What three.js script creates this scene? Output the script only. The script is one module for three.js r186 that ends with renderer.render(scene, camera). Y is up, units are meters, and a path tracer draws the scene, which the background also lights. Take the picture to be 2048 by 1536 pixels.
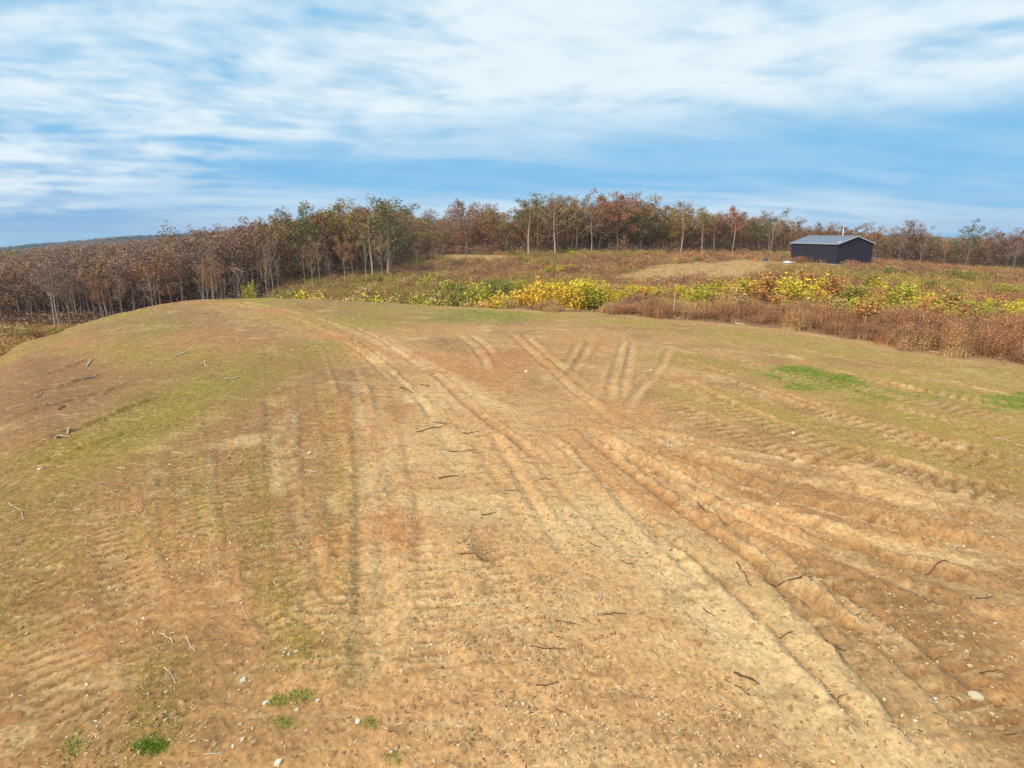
import * as THREE from 'three';
import { mergeGeometries } from 'three/addons/utils/BufferGeometryUtils.js';

// ------------------------------------------------------------------ camera, sky, sun, exposure
const scene = new THREE.Scene();
const FOV = 65, HORIZON_ROW = 465, EYE = 4;                     // rows and columns are those of the 2048 x 1536 photograph
const FOCAL = 768 / Math.tan(FOV * Math.PI / 360);
const PITCH = Math.atan((768 - HORIZON_ROW) / FOCAL), SP = Math.sin(PITCH), CP = Math.cos(PITCH);
const camera = new THREE.PerspectiveCamera(FOV, 4 / 3, 0.1, 9000);
camera.position.set(0, EYE, 0);
camera.rotation.set(-PITCH, 0, 0);
scene.add(camera);

scene.fog = new THREE.FogExp2(0xc4d8ee, 0.00018);

const renderer = new THREE.WebGLRenderer({ antialias: true });
renderer.toneMapping = THREE.LinearToneMapping;
renderer.toneMappingExposure = 1.0;
renderer.shadowMap.enabled = true;
renderer.shadowMap.type = THREE.PCFSoftShadowMap;

const sun = new THREE.DirectionalLight(new THREE.Color().setRGB(1, 0.87, 0.70), 3.2);
sun.position.set(-66, 70, 52);
sun.target.position.set(0, 0, -40);
sun.position.add(sun.target.position);
sun.castShadow = true;
sun.shadow.radius = 30;
sun.shadow.mapSize.set(4096, 4096);
Object.assign(sun.shadow.camera, { left: -140, right: 140, top: 140, bottom: -140, near: 1, far: 400 });
scene.add(sun, sun.target);

// ------------------------------------------------------------------ numbers: random, noise, curves
function rng(seed) { let a = seed >>> 0; return () => { a = (a + 0x6D2B79F5) >>> 0; let t = a; t = Math.imul(t ^ (t >>> 15), t | 1); t ^= t + Math.imul(t ^ (t >>> 7), t | 61); return ((t ^ (t >>> 14)) >>> 0) / 4294967296; }; }
const clamp = (x, a = 0, b = 1) => x < a ? a : x > b ? b : x;
const mix = (a, b, t) => a + (b - a) * t;
const sstep = (a, b, x) => { const t = clamp((x - a) / (b - a)); return t * t * (3 - 2 * t); };
const PERM = (() => { const r = rng(77), p = new Float32Array(65536); for (let i = 0; i < 65536; i++) p[i] = r() * 2 - 1; return p; })();
function vnoise(x, y) {                                          // smooth value noise, -1 to 1
  const xi = Math.floor(x), yi = Math.floor(y), fx = x - xi, fy = y - yi;
  const u = fx * fx * fx * (fx * (fx * 6 - 15) + 10), v = fy * fy * fy * (fy * (fy * 6 - 15) + 10);
  const r0 = (yi & 255) << 8, r1 = ((yi + 1) & 255) << 8, c0 = xi & 255, c1 = (xi + 1) & 255;
  const a = PERM[r0 | c0], b = PERM[r0 | c1], c = PERM[r1 | c0], d = PERM[r1 | c1];
  return a + (b - a) * u + (c - a) * v + (a - b - c + d) * u * v;
}
function fbm(x, y, n = 4, gain = 0.5) { let s = 0, a = 1, t = 0; for (let i = 0; i < n; i++) { s += a * vnoise(x, y); t += a; a *= gain; const q = x * 1.62 - y * 1.21 + 17.3; y = x * 1.21 + y * 1.62 + 5.1; x = q; } return s / t; }
function lut(table) {                                            // smooth curve through [x, y] points
  const n = table.length, m = [];
  for (let i = 0; i < n; i++) {
    if (i === 0 || i === n - 1) { m.push(i ? (table[i][1] - table[i - 1][1]) / (table[i][0] - table[i - 1][0]) : (table[1][1] - table[0][1]) / (table[1][0] - table[0][0])); continue; }
    const d0 = (table[i][1] - table[i - 1][1]) / (table[i][0] - table[i - 1][0]), d1 = (table[i + 1][1] - table[i][1]) / (table[i + 1][0] - table[i][0]);
    m.push(d0 * d1 <= 0 ? 0 : 2 * d0 * d1 / (d0 + d1));
  }
  return x => {
    if (x <= table[0][0]) return table[0][1];
    if (x >= table[n - 1][0]) return table[n - 1][1];
    let i = 0; while (x > table[i + 1][0]) i++;
    const h = table[i + 1][0] - table[i][0], t = (x - table[i][0]) / h, t2 = t * t, t3 = t2 * t;
    return table[i][1] * (2 * t3 - 3 * t2 + 1) + h * m[i] * (t3 - 2 * t2 + t) + table[i + 1][1] * (3 * t2 - 2 * t3) + h * m[i + 1] * (t3 - t2);
  };
}

// ------------------------------------------------------------------ sky: blue air under a torn sheet of high cloud
{
  const W = 3072, Hh = 1536, data = new Float32Array(W * Hh * 4);
  const edge = lut([[-180, 6], [-90, 4], [-42, 1.6], [-30, 3.2], [-15, 6], [4, 8.2], [22, 9.4], [40, 9], [90, 7], [180, 6]]);
  const horizonBand = lut([[-180, 0.5], [-60, 0.25], [-38, 0.08], [-24, 0.45], [-8, 0.62], [10, 0.72], [26, 0.6], [40, 0.34], [90, 0.4], [180, 0.5]]);
  const thin = lut([[-180, 0], [-70, -0.05], [-38, -0.2], [-24, -0.14], [-12, 0.08], [0, 0.26], [12, 0.2], [26, 0.02], [38, -0.12], [80, -0.05], [180, 0]]);
  for (let j = 0; j < Hh; j++) {
    const el = ((j + 0.5) / Hh - 0.5) * 180, e = Math.max(el, -1), y = Math.sin(Math.max(e, 0.2) * Math.PI / 180), c = Math.cos(el * Math.PI / 180);
    for (let i = 0; i < W; i++) {
      const k = (j * W + i) * 4, ph = ((i + 0.5) / W - 0.5) * 2 * Math.PI, dx = Math.cos(ph), dz = Math.sin(ph);
      let R = 0.30, G = 0.58, B = 0.82;
      if (el > -2) {
        const az = Math.atan2(dx, -dz) * 180 / Math.PI;
        const q = 1 / (y + 0.085), px = dx * c * q, pz = dz * c * q;
        const wx = px + 0.2 * fbm(px * 0.9 + 3, pz * 0.9, 3), wz = pz + 0.2 * fbm(px * 0.9, pz * 0.9 + 9, 3);
        const puff = fbm(wx * 2.6 + wz * 0.5, wz * 2.6 - wx * 0.7, 6, 0.54), streak = fbm(wx * 0.75 - wz * 0.35 + 31, wz * 3.0 + wx * 1.0, 4, 0.48), broad = fbm(px * 0.6 + 50, pz * 0.6, 3), ripple = fbm(wx * 5.5 - wz * 2.2 + 12, wz * 9 + wx * 2.4, 4, 0.55);
        const above = sstep(-2.2, 3.2, e - edge(az) + 2.6 * broad + 0.9 * streak);
        let cov = 0.70 + thin(az) * sstep(30, 10, e) + 0.60 * puff + 0.2 * streak + 0.26 * broad + 0.30 * ripple - 0.10 * sstep(13, 20, e) * (1 - sstep(22, 40, e));
        cov = sstep(-0.1, 1.02, cov) * above;
        const veil = 0.16 * (1 - above) * sstep(-0.5, 0.7, streak + 0.3 * puff) + 0.10;
        const band = horizonBand(az) * sstep(4.6, 1.6, e - 1.2 * broad - 0.5 * streak) * sstep(-0.9, 0.4, streak + 0.35);
        const low = sstep(12, 0.5, e), deep = sstep(-12, -36, az) * sstep(9, 1, e);
        let r = mix(0.20, 0.15, low), g = mix(0.53, 0.485, low), b = mix(0.84, 0.84, low);
        r = mix(r, 0.07, deep); g = mix(g, 0.37, deep); b = mix(b, 0.76, deep);
        const white = 1.0 + 0.05 * puff, t = clamp(1 - (1 - cov) * (1 - veil) * (1 - band));
        R = mix(r, 0.80 * white, t); G = mix(g, 0.915 * white, t); B = mix(b, 0.985 * white, t);
      }
      data[k] = R; data[k + 1] = G; data[k + 2] = B; data[k + 3] = 1;
    }
  }
  const sky = new THREE.DataTexture(data, W, Hh, THREE.RGBAFormat, THREE.FloatType);
  sky.mapping = THREE.EquirectangularReflectionMapping;
  sky.magFilter = sky.minFilter = THREE.LinearFilter;
  sky.wrapS = THREE.RepeatWrapping;
  sky.needsUpdate = true;
  scene.background = sky;
  scene.environment = sky;
}

// ------------------------------------------------------------------ the lie of the land
// A photo point gives only a direction; the distances below come from the sizes of trees, weeds, cleat marks and the barn.
function fall(py) { const Y = (768 - py) / FOCAL; return (SP - Y * CP) / (CP + Y * SP); }            // metres down per metre of depth
function across(px, py) { const Y = (768 - py) / FOCAL; return (px - 1024) / FOCAL / (CP + Y * SP); }  // metres sideways per metre of depth
const rowOf = (x, y, z) => { const d = -z, v = y - EYE; return 768 - FOCAL * (v * CP + d * SP) / (d * CP - v * SP); };
const rim = [[-250, 850, 19], [-120, 775, 21.5], [0, 715, 25], [51, 683, 27], [107, 668, 29], [162, 649, 31], [228, 630, 32.5], [279, 617, 34], [330, 607, 35], [400, 600, 36], [520, 597, 37], [600, 598, 37.5], [700, 602, 38], [800, 607, 38.5], [900, 613, 38.5], [1000, 618, 38], [1100, 622, 37], [1200, 626, 36], [1300, 633, 34.5], [1400, 641, 33], [1500, 650, 31], [1600, 661, 29], [1700, 676, 27], [1800, 691, 25], [1900, 704, 23.5], [2048, 722, 21.8], [2250, 760, 20]];
const AZ = (px, py) => Math.atan(across(px, py)) * 180 / Math.PI;
const rimDepth = lut(rim.map(([px, py, d]) => [AZ(px, py), d])), rimHeight = lut(rim.map(([px, py, d]) => [AZ(px, py), EYE - d * fall(py)]));
const DEPTHS = [45, 60, 80, 110, 140, 170, 230, 350, 600, 1000, 1500, 2200, 4200];
const ridgeRow = lut([[-300, 520], [0, 497], [102, 486], [203, 478], [305, 469], [394, 464], [600, 452], [830, 442], [1100, 446], [1600, 460], [2048, 480], [2350, 490]]);
const lay = [   // a number above 100 is a photo row, else a height in metres
  [-300, [-7, -9.5, -11.5, -14, -16, -17, -19, -22, -32, -45]],
  [0, [-5.8, 699, 681, 656, 646, -17, -19, -22, -32, -45]],
  [150, [-6, -8, -10, -12.5, -14.5, -15.5, -17, -20, -28, -38]],
  [300, [-6, -8, -10, -12, -13, -14, -15, -17, -25, -30]],
  [450, [-5, -7, -8, -9, -9.5, -10, -10, -13, -20, -25]],
  [600, [-4.5, -6.5, -7, 576, 551, 536, -6, -9, -16, -20]],
  [760, [-4.5, -6, 600, 571, 546, 521, -4, -8, -14, -12]],
  [900, [-5, -6, 592, 562, 532, 512, -2.5, -6, -12, -8]],
  [1050, [-3.4, 602, 577, 547, 523, 507, -1.5, -5, -12, -8]],
  [1200, [600, 580, 558, 531, 513, 503, -1, -5, -12, -10]],
  [1400, [604, 577, 552, 529, 514, 504, -2, -6, -14, -12]],
  [1600, [602, 580, 553, 528, 517, 509, -4, -8, -15, -15]],
  [1800, [610, 587, 562, 539, 533, 531, -9, -12, -18, -20]],
  [2048, [627, 602, 580, 557, 549, 544, -11, -15, -20, -25]],
  [2350, [-2.4, -3.2, -4.4, -6, -7, -9, -12, -16, -22, -28]],
];
const layAt = DEPTHS.map((d, k) => lut(lay.map(([px, v]) => {
  const ridge = EYE - 1500 * fall(ridgeRow(px)) - 10;
  const s = k < 10 ? v[k] : k === 10 ? ridge : k === 11 ? ridge - 30 : ridge - 70;
  return [Math.atan((px - 1024) / FOCAL / 1.01) * 180 / Math.PI, k < 10 && s > 100 ? EYE - d * fall(s) : s];
})));
const NA = 181, NR = 240, A0 = -60, A1 = 60, RMIN = Math.log(0.8), RMAX = Math.log(5200);
const landTable = new Float32Array(NA * NR);
for (let a = 0; a < NA; a++) {
  const az = A0 + (A1 - A0) * a / (NA - 1), cosA = Math.cos(az * Math.PI / 180), rd = rimDepth(az), rh = rimHeight(az);
  const bank = az < 8 ? mix(1.5, 2.2, sstep(-5, -30, az)) : mix(1.5, 0.12, sstep(8, 13, az));
  const pts = [[0, 0]];
  for (const f of [0.25, 0.5, 0.7, 0.85, 0.94]) pts.push([rd * f, rh * Math.pow(f, 2.4)]);
  pts.push([rd, rh], [rd + 4.5, rh - bank]);
  DEPTHS.forEach((d, k) => pts.push([d, layAt[k](az)]));
  const prof = lut(pts);
  for (let r = 0; r < NR; r++) landTable[a * NR + r] = prof(Math.exp(RMIN + (RMAX - RMIN) * r / (NR - 1)) * cosA);
}
const cr = (p, q, r, s, t) => q + 0.5 * t * (r - p + t * (2 * p - 5 * q + 4 * r - s + t * (3 * (q - r) + s - p)));
function landRaw(x, z) {
  const r = Math.max(Math.hypot(x, z), 0.81), az = Math.atan2(x, -z) * 180 / Math.PI;
  const back = sstep(90, 178, Math.abs(az)), ac = clamp(az, A0, A1);
  const fa = (ac - A0) / (A1 - A0) * (NA - 1), fr = clamp((Math.log(r) - RMIN) / (RMAX - RMIN)) * (NR - 1);
  const ia = Math.min(Math.floor(fa), NA - 2), ir = Math.min(Math.floor(fr), NR - 2), ta = fa - ia, tr = fr - ir;
  const g = (a, b) => landTable[clamp(a, 0, NA - 1) * NR + clamp(b, 0, NR - 1)];
  const row = a => cr(g(a, ir - 1), g(a, ir), g(a, ir + 1), g(a, ir + 2), tr);
  let h = cr(row(ia - 1), row(ia), row(ia + 1), row(ia + 2), ta);
  if (back > 0) h = mix(h, -0.012 * Math.min(r, 900), back);
  return h;
}
function land(x, z) {
  const r = Math.hypot(x, z), far = sstep(42, 70, r);
  let h = landRaw(x, z) + 0.05 * fbm(x * 0.35, z * 0.35, 3) * sstep(3, 8, r);
  if (far > 0) h += far * (0.35 * fbm(x * 0.07, z * 0.07, 3) + sstep(300, 900, r) * 6 * fbm(x * 0.004, z * 0.004, 4));
  return h;
}
function hit(px, py) {                                          // where the view ray through a photo point meets the land
  const u = across(px, py), f = fall(py);
  let d = 0.6, last = d;
  while (d < 3000) { if (EYE - d * f < land(u * d, -d)) break; last = d; d *= 1.02; }
  for (let k = 0; k < 18; k++) { const m = (last + d) / 2; if (EYE - m * f < land(u * m, -m)) d = m; else last = m; }
  return [u * d, -d];
}
const spotAt = (px, depth) => { const u = (px - 1024) / FOCAL / 1.01; return [u * depth, -depth]; };
const rimAt = (x, z) => -z - rimDepth(Math.atan2(x, -z) * 180 / Math.PI);      // metres of depth beyond the field's rim

// ------------------------------------------------------------------ marks on the field, as strokes and patches in metres
function stroke(pts, width, o = {}) {
  const P = pts.map(([a, b]) => hit(a, b)), line = [];
  const n = P.length;
  for (let i = 0; i < n - 1; i++) for (let k = 0; k < 6; k++) {
    const t = k / 6, a = P[Math.max(i - 1, 0)], b = P[i], c = P[i + 1], d = P[Math.min(i + 2, n - 1)];
    line.push([cr(a[0], b[0], c[0], d[0], t), cr(a[1], b[1], c[1], d[1], t)]);
  }
  line.push(P[n - 1]);
  const reach = width * 0.5 + (o.soft ?? 0.3) + 0.3;
  let s = 0; const segs = [];
  for (let i = 0; i < line.length - 1; i++) { const [x0, z0] = line[i], [x1, z1] = line[i + 1], L = Math.hypot(x1 - x0, z1 - z0) || 1e-6; segs.push([x0, z0, (x1 - x0) / L, (z1 - z0) / L, L, s]); s += L; }
  const xs = line.map(p => p[0]), zs = line.map(p => p[1]);
  return { segs, width, reach, total: s, box: [Math.min(...xs) - reach, Math.max(...xs) + reach, Math.min(...zs) - reach, Math.max(...zs) + reach], ...o };
}
function near(st, x, z) {                                       // [distance across, signed side, distance along] or null
  const b = st.box; if (x < b[0] || x > b[1] || z < b[2] || z > b[3]) return null;
  let best = 1e9, out = null;
  for (const [x0, z0, dx, dz, L, s] of st.segs) {
    const t = clamp((x - x0) * dx + (z - z0) * dz, 0, L), ex = x - x0 - dx * t, ez = z - z0 - dz * t, q = ex * ex + ez * ez;
    if (q < best) { best = q; out = [0, ex * dz - ez * dx, s + t]; }
  }
  if (best > st.reach * st.reach) return null;
  out[0] = Math.sqrt(best); return out;
}
const NONE = [];
function binned(list) {                                         // which strokes pass near each square metre
  const map = new Map();
  for (const st of list) { const seen = new Set(); for (const [x0, z0, dx, dz, L] of st.segs) { const x1 = x0 + dx * L, z1 = z0 + dz * L, r = st.reach; for (let i = Math.floor(Math.min(x0, x1) - r); i <= Math.floor(Math.max(x0, x1) + r); i++) for (let j = Math.floor(Math.min(z0, z1) - r); j <= Math.floor(Math.max(z0, z1) + r); j++) { const k = i * 4096 + j; if (!seen.has(k)) { seen.add(k); if (!map.has(k)) map.set(k, []); map.get(k).push(st); } } } }
  return (x, z) => map.get(Math.floor(x) * 4096 + Math.floor(z)) ?? NONE;
}
function patch(cx, cy, rx, ry, kind, amount = 1, hard = 0.5) {
  const C = hit(cx, cy), A = hit(cx + rx, cy), B0 = hit(cx, cy - ry), B1 = hit(cx, cy + ry);
  const ax = A[0] - C[0], az = A[1] - C[1], bx = (B0[0] - B1[0]) / 2, bz = (B0[1] - B1[1]) / 2, det = ax * bz - az * bx;
  const mx = (B0[0] + B1[0]) / 2, mz = (B0[1] + B1[1]) / 2;
  return { kind, amount, hard, f: (x, z) => { const p = x - mx, q = z - mz, u = (p * bz - q * bx) / det, v = (ax * q - az * p) / det; return u * u + v * v; } };
}
const CLEATS = [   // tracks of a crawler: pressed cleat marks across the lane
  ...[[[1345, 716], [1500, 778], [1750, 862], [2060, 962]], [[1390, 700], [1600, 762], [1850, 828], [2060, 884]], [[1530, 738], [1700, 772], [1880, 812], [2060, 848]], [[1690, 752], [1880, 786], [2060, 815]], [[1330, 756], [1480, 824], [1680, 900], [1900, 966], [2060, 1012]], [[1310, 800], [1420, 845], [1560, 900], [1700, 940]], [[1800, 716], [1930, 742], [2060, 768]], [[1560, 800], [1740, 850], [1900, 890], [2060, 925]], [[1700, 905], [1880, 955], [2060, 985]], [[1440, 760], [1560, 805], [1680, 850]]]
    .map(p => stroke(p, 0.8, { depth: 0.024, pitch: 0.26, amp: 0.044, dry: 1.5 })),
  stroke([[1585, 1105], [1690, 1180], [1810, 1280], [1960, 1420], [2060, 1520]], 0.72, { depth: 0.03, pitch: 0.21, amp: 0.03 }),
  stroke([[1760, 1090], [1900, 1180], [2060, 1290]], 0.6, { depth: 0.02, pitch: 0.2, amp: 0.02 }),
  stroke([[485, 880], [505, 1020], [545, 1160], [600, 1300]], 0.55, { depth: 0.02, pitch: 0.19, amp: 0.028 }),
  stroke([[548, 770], [560, 900], [590, 1080], [640, 1260]], 0.5, { depth: 0.015, pitch: 0.18, amp: 0.02 }),
  stroke([[640, 740], [672, 900], [694, 1080], [708, 1330]], 0.45, { depth: 0.02, pitch: 0.18, amp: 0.02 }),
  stroke([[430, 800], [440, 900], [470, 1050]], 0.5, { depth: 0.015, pitch: 0.19, amp: 0.02 }), stroke([[620, 1120], [660, 1260], [690, 1400]], 0.45, { depth: 0.015, pitch: 0.18, amp: 0.02 }),
  stroke([[372, 860], [385, 1000], [400, 1100]], 0.5, { depth: 0.012, pitch: 0.18, amp: 0.018 }),
  stroke([[845, 1040], [868, 1200], [880, 1380]], 0.5, { depth: 0.012, pitch: 0.2, amp: 0.018 }),
  stroke([[955, 1050], [1010, 1180], [1040, 1290]], 0.5, { depth: 0.012, pitch: 0.2, amp: 0.016 }),
  stroke([[225, 1000], [250, 1150], [330, 1350]], 0.55, { depth: 0.014, pitch: 0.19, amp: 0.018 }),
  stroke([[60, 1100], [110, 1300], [190, 1500]], 0.55, { depth: 0.012, pitch: 0.19, amp: 0.016 }),
  stroke([[1180, 690], [1250, 720], [1330, 760], [1420, 815]], 0.55, { depth: 0.012, pitch: 0.19, amp: 0.016 }),
  stroke([[400, 615], [560, 650], [680, 700]], 0.6, { depth: 0.015, pitch: 0.2, amp: 0.018 }),
];
const RUTS = [     // smooth wheel lines; pale ones are dried, packed clay
  ...[[[905, 663], [942, 688], [968, 720], [978, 752]], [[930, 662], [972, 692], [992, 718]], [[1012, 660], [1058, 700], [1108, 745], [1160, 790], [1250, 862]], [[1040, 662], [1085, 702], [1132, 742], [1190, 792]],
    [[1160, 678], [1145, 706], [1118, 745]], [[1185, 676], [1166, 712], [1132, 762]], [[1248, 676], [1235, 722], [1222, 770], [1224, 820]], [[1268, 676], [1258, 722], [1244, 780], [1252, 815]], [[1342, 688], [1325, 728], [1282, 778], [1240, 842]], [[1215, 735], [1185, 755]],
  ].map(p => stroke(p, 0.2, { depth: 0.055, pale: 0.5, soft: 0.15, out: 2.4 })),
  ...[[[1262, 852], [1450, 897], [1700, 940], [2060, 1032]], [[1300, 872], [1480, 930], [1720, 985], [2060, 1075]], [[1150, 850], [1380, 960], [1600, 1045], [2060, 1150]], [[1230, 890], [1420, 1010], [1640, 1090], [2060, 1205]], [[1400, 930], [1620, 1010], [2060, 1115]], [[1700, 1030], [1850, 1072], [2060, 1130]]]
    .map((p, i) => stroke(p, 0.3, { depth: 0.045, pale: i % 2 ? 0.35 : 0.55, soft: 0.2 })),
  ...[[[1180, 860], [1330, 950], [1480, 1060], [1600, 1180], [1700, 1300]], [[1090, 870], [1200, 960], [1330, 1090], [1450, 1210]], [[1330, 900], [1560, 985], [1800, 1050], [2060, 1105]], [[1290, 920], [1500, 1040], [1760, 1150], [2060, 1260]], [[1480, 1090], [1560, 1180], [1680, 1300], [1790, 1450]], [[1620, 960], [1850, 1010], [2060, 1050]], [[1500, 880], [1750, 960], [2060, 1045]], [[980, 860], [1040, 960], [1100, 1060]], [[860, 740], [960, 830], [1100, 930]], [[700, 690], [800, 760], [870, 840]], [[600, 640], [700, 690], [780, 760]]].map((p, i) => stroke(p, 0.12, { depth: 0.04, pale: [0.45, 0.3, -0.25][i % 3], soft: 0.12 })),
  stroke([[1390, 692], [1500, 706], [1640, 722]], 0.5, { depth: 0.02, pale: 0.7, soft: 0.3 }), stroke([[1430, 680], [1700, 748], [2060, 830]], 0.22, { depth: 0.03, pale: 0.4, soft: 0.15 }), stroke([[1560, 690], [1800, 740], [2060, 800]], 0.25, { depth: 0.03, pale: 0.35, soft: 0.15 }),
  stroke([[712, 760], [730, 900], [738, 1100], [742, 1400]], 0.3, { depth: 0.03, pale: 0.5, soft: 0.2 }), stroke([[750, 760], [772, 900], [780, 1100], [790, 1300]], 0.25, { depth: 0.02, pale: 0.3, soft: 0.2 }), stroke([[548, 790], [555, 900], [560, 1000]], 0.22, { depth: 0.02, pale: 0.5, soft: 0.15 }), stroke([[655, 960], [668, 1040]], 0.2, { depth: 0.02, pale: 0.6, soft: 0.1 }),
  stroke([[840, 800], [880, 850], [930, 960]], 0.3, { depth: 0.02, pale: 0.5, soft: 0.2 }), stroke([[900, 770], [960, 800], [1040, 830]], 0.4, { depth: 0.02, pale: 0.5, soft: 0.2 }), stroke([[780, 690], [900, 755], [1000, 800]], 0.5, { depth: 0.02, pale: 0.45, soft: 0.3 }), stroke([[745, 700], [775, 730]], 0.3, { depth: 0.01, pale: 0.8, soft: 0.15 }),
  stroke([[1085, 1020], [1110, 1080], [1160, 1130]], 0.12, { depth: 0.02, pale: 0.8, soft: 0.08 }), stroke([[1300, 1120], [1420, 1230], [1560, 1310]], 0.3, { depth: 0.02, pale: 0.6, soft: 0.25 }),
  stroke([[1510, 1110], [1620, 1210], [1740, 1330], [1900, 1536]], 0.25, { depth: 0.05, pale: -0.35, soft: 0.15 }), stroke([[930, 1050], [990, 1120], [1020, 1160]], 0.2, { depth: 0.03, pale: -0.3, soft: 0.12 }), stroke([[940, 1210], [955, 1280], [1010, 1330]], 0.2, { depth: 0.03, pale: -0.3, soft: 0.12 }),
  ...[[[0, 772], [100, 748], [190, 712]], [[0, 812], [120, 775], [200, 745]], [[0, 845], [150, 800], [290, 760]], [[0, 905], [150, 862], [330, 790]], [[0, 950], [150, 905], [300, 850]], [[20, 740], [120, 712]]].map(p => stroke(p, 0.14, { depth: 0.06, pale: -0.3, soft: 0.12 })),
  stroke([[440, 603], [560, 628], [680, 675], [760, 730]], 0.3, { depth: 0.03, pale: 0.3, soft: 0.25 }), stroke([[480, 603], [620, 632], [740, 680], [850, 740]], 0.3, { depth: 0.03, pale: 0.35, soft: 0.25 }),
];
const FURROWS = [  // narrow scraped lines: a brown groove with a paler crest thrown up beside it
  [[1250, 855], [1450, 890], [1750, 940], [2060, 1000]], [[1270, 870], [1500, 935], [1780, 1000], [2060, 1062]], [[1260, 885], [1500, 975], [1750, 1040], [2060, 1118]], [[1240, 895], [1450, 1000], [1700, 1092], [2060, 1195]], [[1200, 880], [1400, 1010], [1640, 1130], [2060, 1290]], [[1150, 860], [1330, 1000], [1520, 1130], [1750, 1290], [1900, 1420]], [[1100, 850], [1230, 980], [1400, 1130], [1580, 1290], [1800, 1536]],
  [[1360, 715], [1600, 800], [2060, 940]], [[1420, 700], [1700, 785], [2060, 880]], [[1480, 690], [1780, 765], [2060, 838]], [[1560, 690], [1850, 750], [2060, 795]], [[1320, 740], [1520, 830], [1800, 925], [2060, 990]], [[1550, 1090], [1660, 1165], [1800, 1260], [2060, 1450]], [[1480, 1100], [1590, 1200], [1720, 1330], [1870, 1536]], [[1600, 985], [1820, 1035], [2060, 1080]], [[1500, 1010], [1750, 1085], [2060, 1160]],
  [[650, 690], [700, 850], [715, 1050], [722, 1300]], [[690, 700], [745, 850], [765, 1050], [775, 1300]], [[600, 760], [605, 900], [625, 1080], [660, 1250]], [[530, 780], [530, 900], [545, 1050]], [[440, 880], [440, 1000], [480, 1200]], [[800, 860], [830, 1000], [845, 1200]], [[330, 900], [320, 1020], [360, 1200]], [[560, 780], [575, 950], [610, 1120]], [[900, 800], [985, 950], [1080, 1100]], [[1000, 850], [1120, 980], [1300, 1150]],
  [[540, 612], [660, 650], [770, 720], [850, 800]], [[580, 612], [720, 660], [840, 735], [930, 810]], [[460, 608], [600, 640], [700, 690]],
].map((p, i) => stroke(p, 0.09, { depth: 0.045, soft: 0.2, side: i % 2 ? 1 : -1, bold: i < 16 ? 1 : i < 26 ? 0.34 : 0.7 }));
const LANES = [
  stroke([[1050, 1536], [1010, 1300], [985, 1100], [985, 930], [960, 820], [840, 730], [690, 665], [480, 610]], 2.8, { soft: 1.6, kind: 'pinkTan', amount: 0.8 }), stroke([[1700, 1536], [1480, 1300], [1250, 1080], [1100, 920]], 1.6, { soft: 1.2, kind: 'pinkTan', amount: 0.6 }), stroke([[1000, 860], [1150, 800], [1240, 740], [1300, 690]], 1.8, { soft: 1.2, kind: 'pinkTan', amount: 0.55 }), stroke([[1250, 870], [1550, 930], [2060, 1040]], 1.0, { soft: 0.7, kind: 'pinkTan', amount: 0.5 }),  // pink-tan strips, paler than the soil beside them
  stroke([[560, 700], [420, 720], [260, 690]], 2.4, { soft: 1.6, kind: 'green', amount: 0.6 }),   // broad lanes of one soil
  stroke([[1200, 1040], [1330, 1110], [1470, 1215], [1640, 1345], [1800, 1500]], 1.3, { soft: 0.6, kind: 'pale', amount: 0.6 }),
  stroke([[410, 604], [560, 625], [720, 690], [900, 730], [980, 770]], 1.5, { soft: 0.8, kind: 'red', amount: 0.8 }),
  stroke([[700, 1080], [760, 1040], [800, 1090]], 0.5, { soft: 0.4, kind: 'red', amount: 0.7 }),
  stroke([[100, 670], [300, 612], [520, 602], [800, 613], [1000, 628], [1200, 640], [1400, 660], [1700, 705], [2060, 770]], 4.5, { soft: 2.2, kind: 'green', amount: 0.85 }),
  stroke([[200, 890], [330, 830], [430, 770], [600, 720], [650, 690]], 2.2, { soft: 1.4, kind: 'green', amount: 0.85 }),
  stroke([[1380, 720], [1650, 770], [1850, 830], [2060, 890]], 2.6, { soft: 1.4, kind: 'green', amount: 0.85 }),
  stroke([[1450, 690], [1800, 760], [2060, 830]], 2.0, { soft: 1.2, kind: 'green', amount: 0.75 }),
  stroke([[500, 900], [520, 1040], [560, 1180], [610, 1300]], 0.35, { soft: 0.3, kind: 'green', amount: 0.55 }),
  stroke([[650, 780], [680, 960], [700, 1180], [700, 1330]], 0.25, { soft: 0.3, kind: 'green', amount: 0.4 }),
  stroke([[100, 1010], [60, 1150], [20, 1250]], 0.6, { soft: 0.8, kind: 'green', amount: 0.4 }),
  stroke([[0, 1010], [150, 940], [330, 850], [500, 790]], 1.2, { soft: 1.0, kind: 'green', amount: 0.45 }), stroke([[1400, 790], [1650, 850], [1900, 930], [2060, 960]], 1.8, { soft: 1.2, kind: 'green', amount: 0.55 }), stroke([[380, 900], [395, 1010], [430, 1060]], 0.5, { soft: 0.4, kind: 'green', amount: 0.45 }), stroke([[240, 1040], [300, 1090]], 0.5, { soft: 0.4, kind: 'green', amount: 0.4 }),
  stroke([[0, 730], [60, 692], [150, 658], [260, 628], [380, 612]], 1.6, { soft: 1.2, kind: 'green', amount: 0.7 }), stroke([[140, 700], [230, 690], [330, 660]], 1.0, { soft: 0.9, kind: 'green', amount: 0.5 }), stroke([[300, 1290], [320, 1400], [300, 1490]], 0.3, { soft: 0.25, kind: 'green', amount: 0.5 }),
];
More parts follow.
